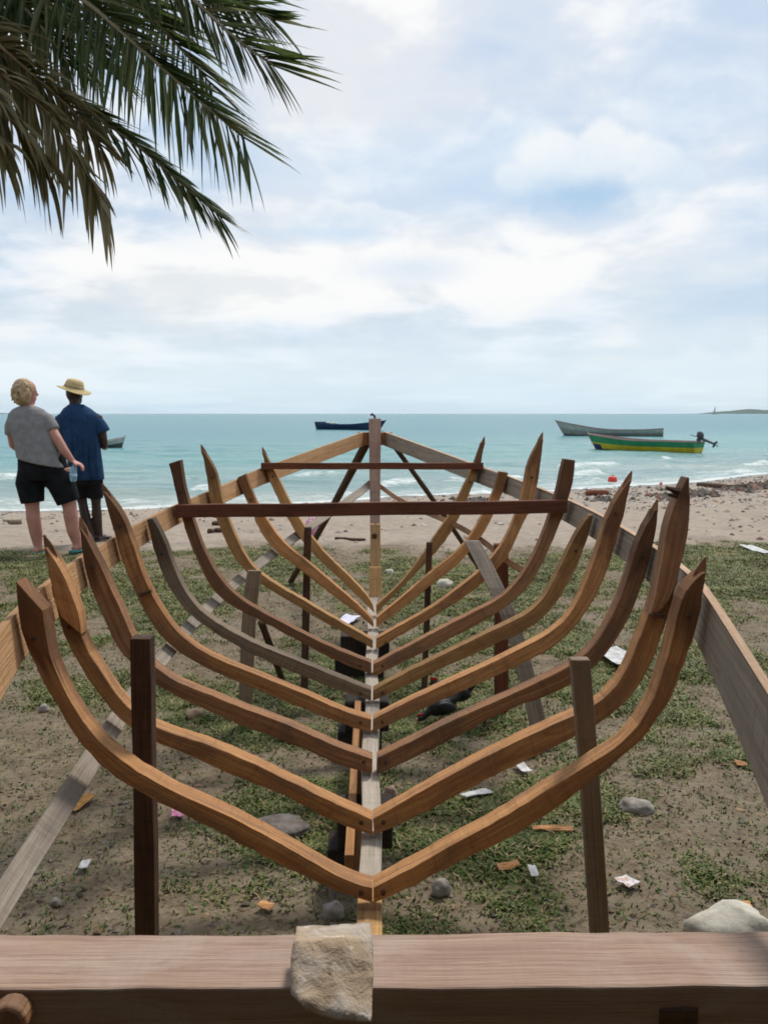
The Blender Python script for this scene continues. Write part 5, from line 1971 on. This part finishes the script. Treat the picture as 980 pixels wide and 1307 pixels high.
def red_float(px, py, rad_px, label):
    p = on_z(px, py, SEA * 0.7)
    for _ in range(12):
        p = on_z(px, py, ground_z(p.x, p.y))
    p.z = ground_z(p.x, p.y)
    s = (p - CAM).dot(_f) / FPX
    g = empty('float', p)
    tag(g, label, 'float')
    k = rad_px * s
    mb = MB()
    mb.tube([(0, 0, -0.02), (0, 0, 0.1 * k), (0, 0, 0.8 * k), (0, 0, 1.6 * k), (0, 0, 1.9 * k)], [0.6 * k, 0.85 * k, k, 0.9 * k, 0.4 * k], 16)
    mb.build('float_body', REDP, g, smooth=True, world_parent=False)
    mb = MB()
    mb.tube([(0, 0, 1.85 * k), (0.02, 0, 2.05 * k), (0.1 * k, 0, 2.15 * k)], [0.18 * k, 0.15 * k, 0.1 * k], 8)
    mb.build('ring', BLKP, g, smooth=True, world_parent=False)


red_float(781, 619, 6, 'bright red float on the sand at the water edge')
red_float(843, 619, 2, 'small dull red float among the flotsam on the beach')

# driftwood
def log_on_beach(label, px0, py0, px1, py1, rad, mat, group='driftwood on the beach'):
    a = on_z(px0, py0, -0.1)
    c = on_z(px1, py1, -0.1)
    for _ in range(10):
        a = on_z(px0, py0, ground_z(a.x, a.y))
        c = on_z(px1, py1, ground_z(c.x, c.y))
    pts = [a, a.lerp(c, 0.33) + Vector((0, 0.05, 0.0)), a.lerp(c, 0.66) + Vector((0, -0.05, 0)), c]
    pts = [Vector((p.x, p.y, ground_z(p.x, p.y) + rad * 0.7)) for p in pts]
    mb = MB()
    mb.tube(catmull(pts, 10), [rad * (0.7 + 0.4 * rng.random()) for _ in range(10)], 8)
    o = mb.build('driftwood', mat, None, smooth=True)
    tag(o, label, 'driftwood', group)


log_on_beach('long dark driftwood branch on the right of the beach', 890, 621, 950, 624, 0.06, W_DARK)
log_on_beach('dark driftwood lump behind the sixth right rib', 748, 633, 775, 632, 0.07, W_RED)
log_on_beach('brown driftwood stick on the sand left of the far ribs', 268, 681, 284, 679, 0.035, W_DARK)
log_on_beach('thin dark stick lying where grass meets sand left of the stem', 428, 689, 466, 690, 0.018, W_DARK)
log_on_beach('short dark stick on the sand beside the brown one', 272, 668, 285, 669, 0.03, W_DARK)
log_on_beach('grey driftwood at the left edge of the sand', 5, 668, 28, 669, 0.04, W_GREYBROWN)

# ---------------------------------------------------------------- hens under the boat
FEATH = plain('black_feathers', (0.010, 0.010, 0.012), (0.022, 0.020, 0.022), 40, 0.5, 0.4, 0.6, 0.006)
COMB = plain('red_comb', (0.55, 0.02, 0.015), (0.42, 0.015, 0.012), 40, 0.5, 0.3)
BEAK = plain('beak', (0.35, 0.25, 0.10), None, 40, 0.5, 0.3)


def hen(px, py, rz, k, label, headlow=0.0):
    p = on_z(px, py, 0)
    p.z = ground_z(p.x, p.y)
    g = empty('hen', p, rz)
    tag(g, label, 'hen', 'black hens under the boat')
    S = lambda *a: tuple(k * q for q in a)
    mb = MB()
    mb.ell(S(0, 0, 0.17), S(0.12, 0.072, 0.078), Matrix.Rotation(R(-14), 3, 'Y'), 16, 12)
    mb.ell(S(0.06, 0, 0.165), S(0.075, 0.066, 0.078), None, 14, 10)
    hz = 0.30 - headlow * 0.22
    hx = 0.15 + headlow * 0.05
    mb.tube([S(0.08, 0, 0.19), S(0.12, 0, (0.19 + hz) / 2 + 0.01), S(hx, 0, hz)], [0.055 * k, 0.036 * k, 0.026 * k], 12)
    mb.ell(S(hx + 0.012, 0, hz + 0.004), S(0.032, 0.023, 0.026), None, 12, 8)
    mb.tube([S(-0.07, 0, 0.19), S(-0.14, 0, 0.25), S(-0.19, 0, 0.34), S(-0.215, 0, 0.36)], [(0.05 * k, 0.05 * k), (0.030 * k, 0.060 * k), (0.016 * k, 0.055 * k), (0.008 * k, 0.02 * k)], 12, up=(0, 1, 0))
    for q in (-1, 1):
        mb.ell(S(-0.02, q * 0.062, 0.175), S(0.095, 0.018, 0.05), Matrix.Rotation(R(-14), 3, 'Y'), 12, 8)
        mb.tube([S(0.0, q * 0.03, 0.15), S(0.01, q * 0.034, 0.10)], [0.034 * k, 0.018 * k], 10)
    mb.build('body', FEATH, g, remesh=0.006 * k + 0.001, smooth_it=3, world_parent=False)
    for q in (-1, 1):
        mb = MB()
        mb.tube([S(0.01, q * 0.034, 0.11), S(0.0, q * 0.035, 0.06), S(0.012, q * 0.035, 0.006)], [0.008 * k, 0.0065 * k, 0.006 * k], 8)
        for a in (-35, 0, 35, 180):
            mb.tube([S(0.012, q * 0.035, 0.006), S(0.012 + 0.04 * math.cos(R(a)), q * 0.035 + 0.04 * math.sin(R(a)), 0.004)], [0.0055 * k, 0.003 * k], 6)
        mb.build('leg', BEAK, g, smooth=True, world_parent=False)
    mb = MB()
    for i in range(4):
        mb.ell(S(hx - 0.008 + 0.014 * i, 0, hz + 0.034), S(0.010, 0.005, 0.018), None, 8, 6)
    mb.ell(S(hx + 0.03, 0, hz - 0.028), S(0.010, 0.008, 0.018), None, 8, 6)
    mb.build('comb', COMB, g, remesh=0.004 * k, world_parent=False)
    mb = MB()
    mb.tube([S(hx + 0.036, 0, hz + 0.004), S(hx + 0.065, 0, hz - 0.006)], [0.010 * k, 0.002 * k], 8)
    mb.build('beak', BEAK, g, smooth=True, world_parent=False)


hen(582, 908, R(178), 0.60, 'black hen with red comb standing behind the fourth right rib', 0.3)
hen(564, 926, R(200), 0.50, 'black hen pecking low in the grass between third and fourth right ribs', 1.0)

# ---------------------------------------------------------------- unseen plank shelter added behind the camera to block the rear sky
shade_blocker = empty('added_shade_shed', (0, -1.5, 0))
tag(shade_blocker, 'unseen plank shelter added behind the camera to shade the ribs and beam', 'shade_blocker')
for k in range(30):
    mb = MB()
    x = -4.35 + 0.3 * k
    mb.box((x, -3.3 + 0.006 * (k % 2), 1.28), (0.285, 0.025, 2.66))
    mb.build('shade_wall_plank', W_DARK, shade_blocker, bevel=0.003)
for side in (-1, 1):
    for k in range(12):
        mb = MB()
        mb.box((side * (4.5 + 0.005 * (k % 2)), -3.15 + 0.3 * k, 1.28), (0.025, 0.285, 2.66))
        mb.build('shade_wall_plank', W_DARK, shade_blocker, bevel=0.003)
for x in (-4.3, -1.5, 1.5, 4.3):
    mb = MB()
    mb.tube([(x, 0.36 if abs(x) > 2 else -0.9, -0.1), (x + 0.02, 0.36 if abs(x) > 2 else -0.9, 1.4), (x, 0.36 if abs(x) > 2 else -0.9, 2.66)], [0.075, 0.07, 0.065], 10)
    mb.build('post', W_DARK, shade_blocker, smooth=True)
for k in range(16):
    mb = MB()
    mb.box((-4.5 + 0.6 * k, -1.45, 2.74), (0.595, 4.2, 0.025), Matrix.Rotation(R(3.0), 3, 'X'))
    mb.build('shade_roof_sheet', W_BROWN, shade_blocker, bevel=0.003)

# ---------------------------------------------------------------- sea haze
hz = MB()
x0, x1, y0, y1, z0, z1 = -4400, 4400, -350, 4400, -5, 32
hz.add([(x, y, z) for x in (x0, x1) for y in (y0, y1) for z in (z0, z1)], [(0, 1, 3, 2), (4, 6, 7, 5), (0, 4, 5, 1), (2, 3, 7, 6), (0, 2, 6, 4), (1, 5, 7, 3)])
hm = bpy.data.materials.new('haze_air')
hm.use_nodes = True
ht_ = NT(hm.node_tree)
ht_.n.clear()
pv = ht_.node('ShaderNodeVolumePrincipled')
pv.inputs['Color'].default_value = (0.72, 0.88, 1.0, 1)
pv.inputs['Density'].default_value = 0.00007
pv.inputs['Anisotropy'].default_value = 0.2
ho = ht_.node('ShaderNodeOutputMaterial')
ht_.l.new(pv.outputs[0], ho.inputs['Volume'])
haze = hz.build('haze', hm)
tag(haze, 'thin pale sea haze over the whole bay', 'haze', kind='stuff')
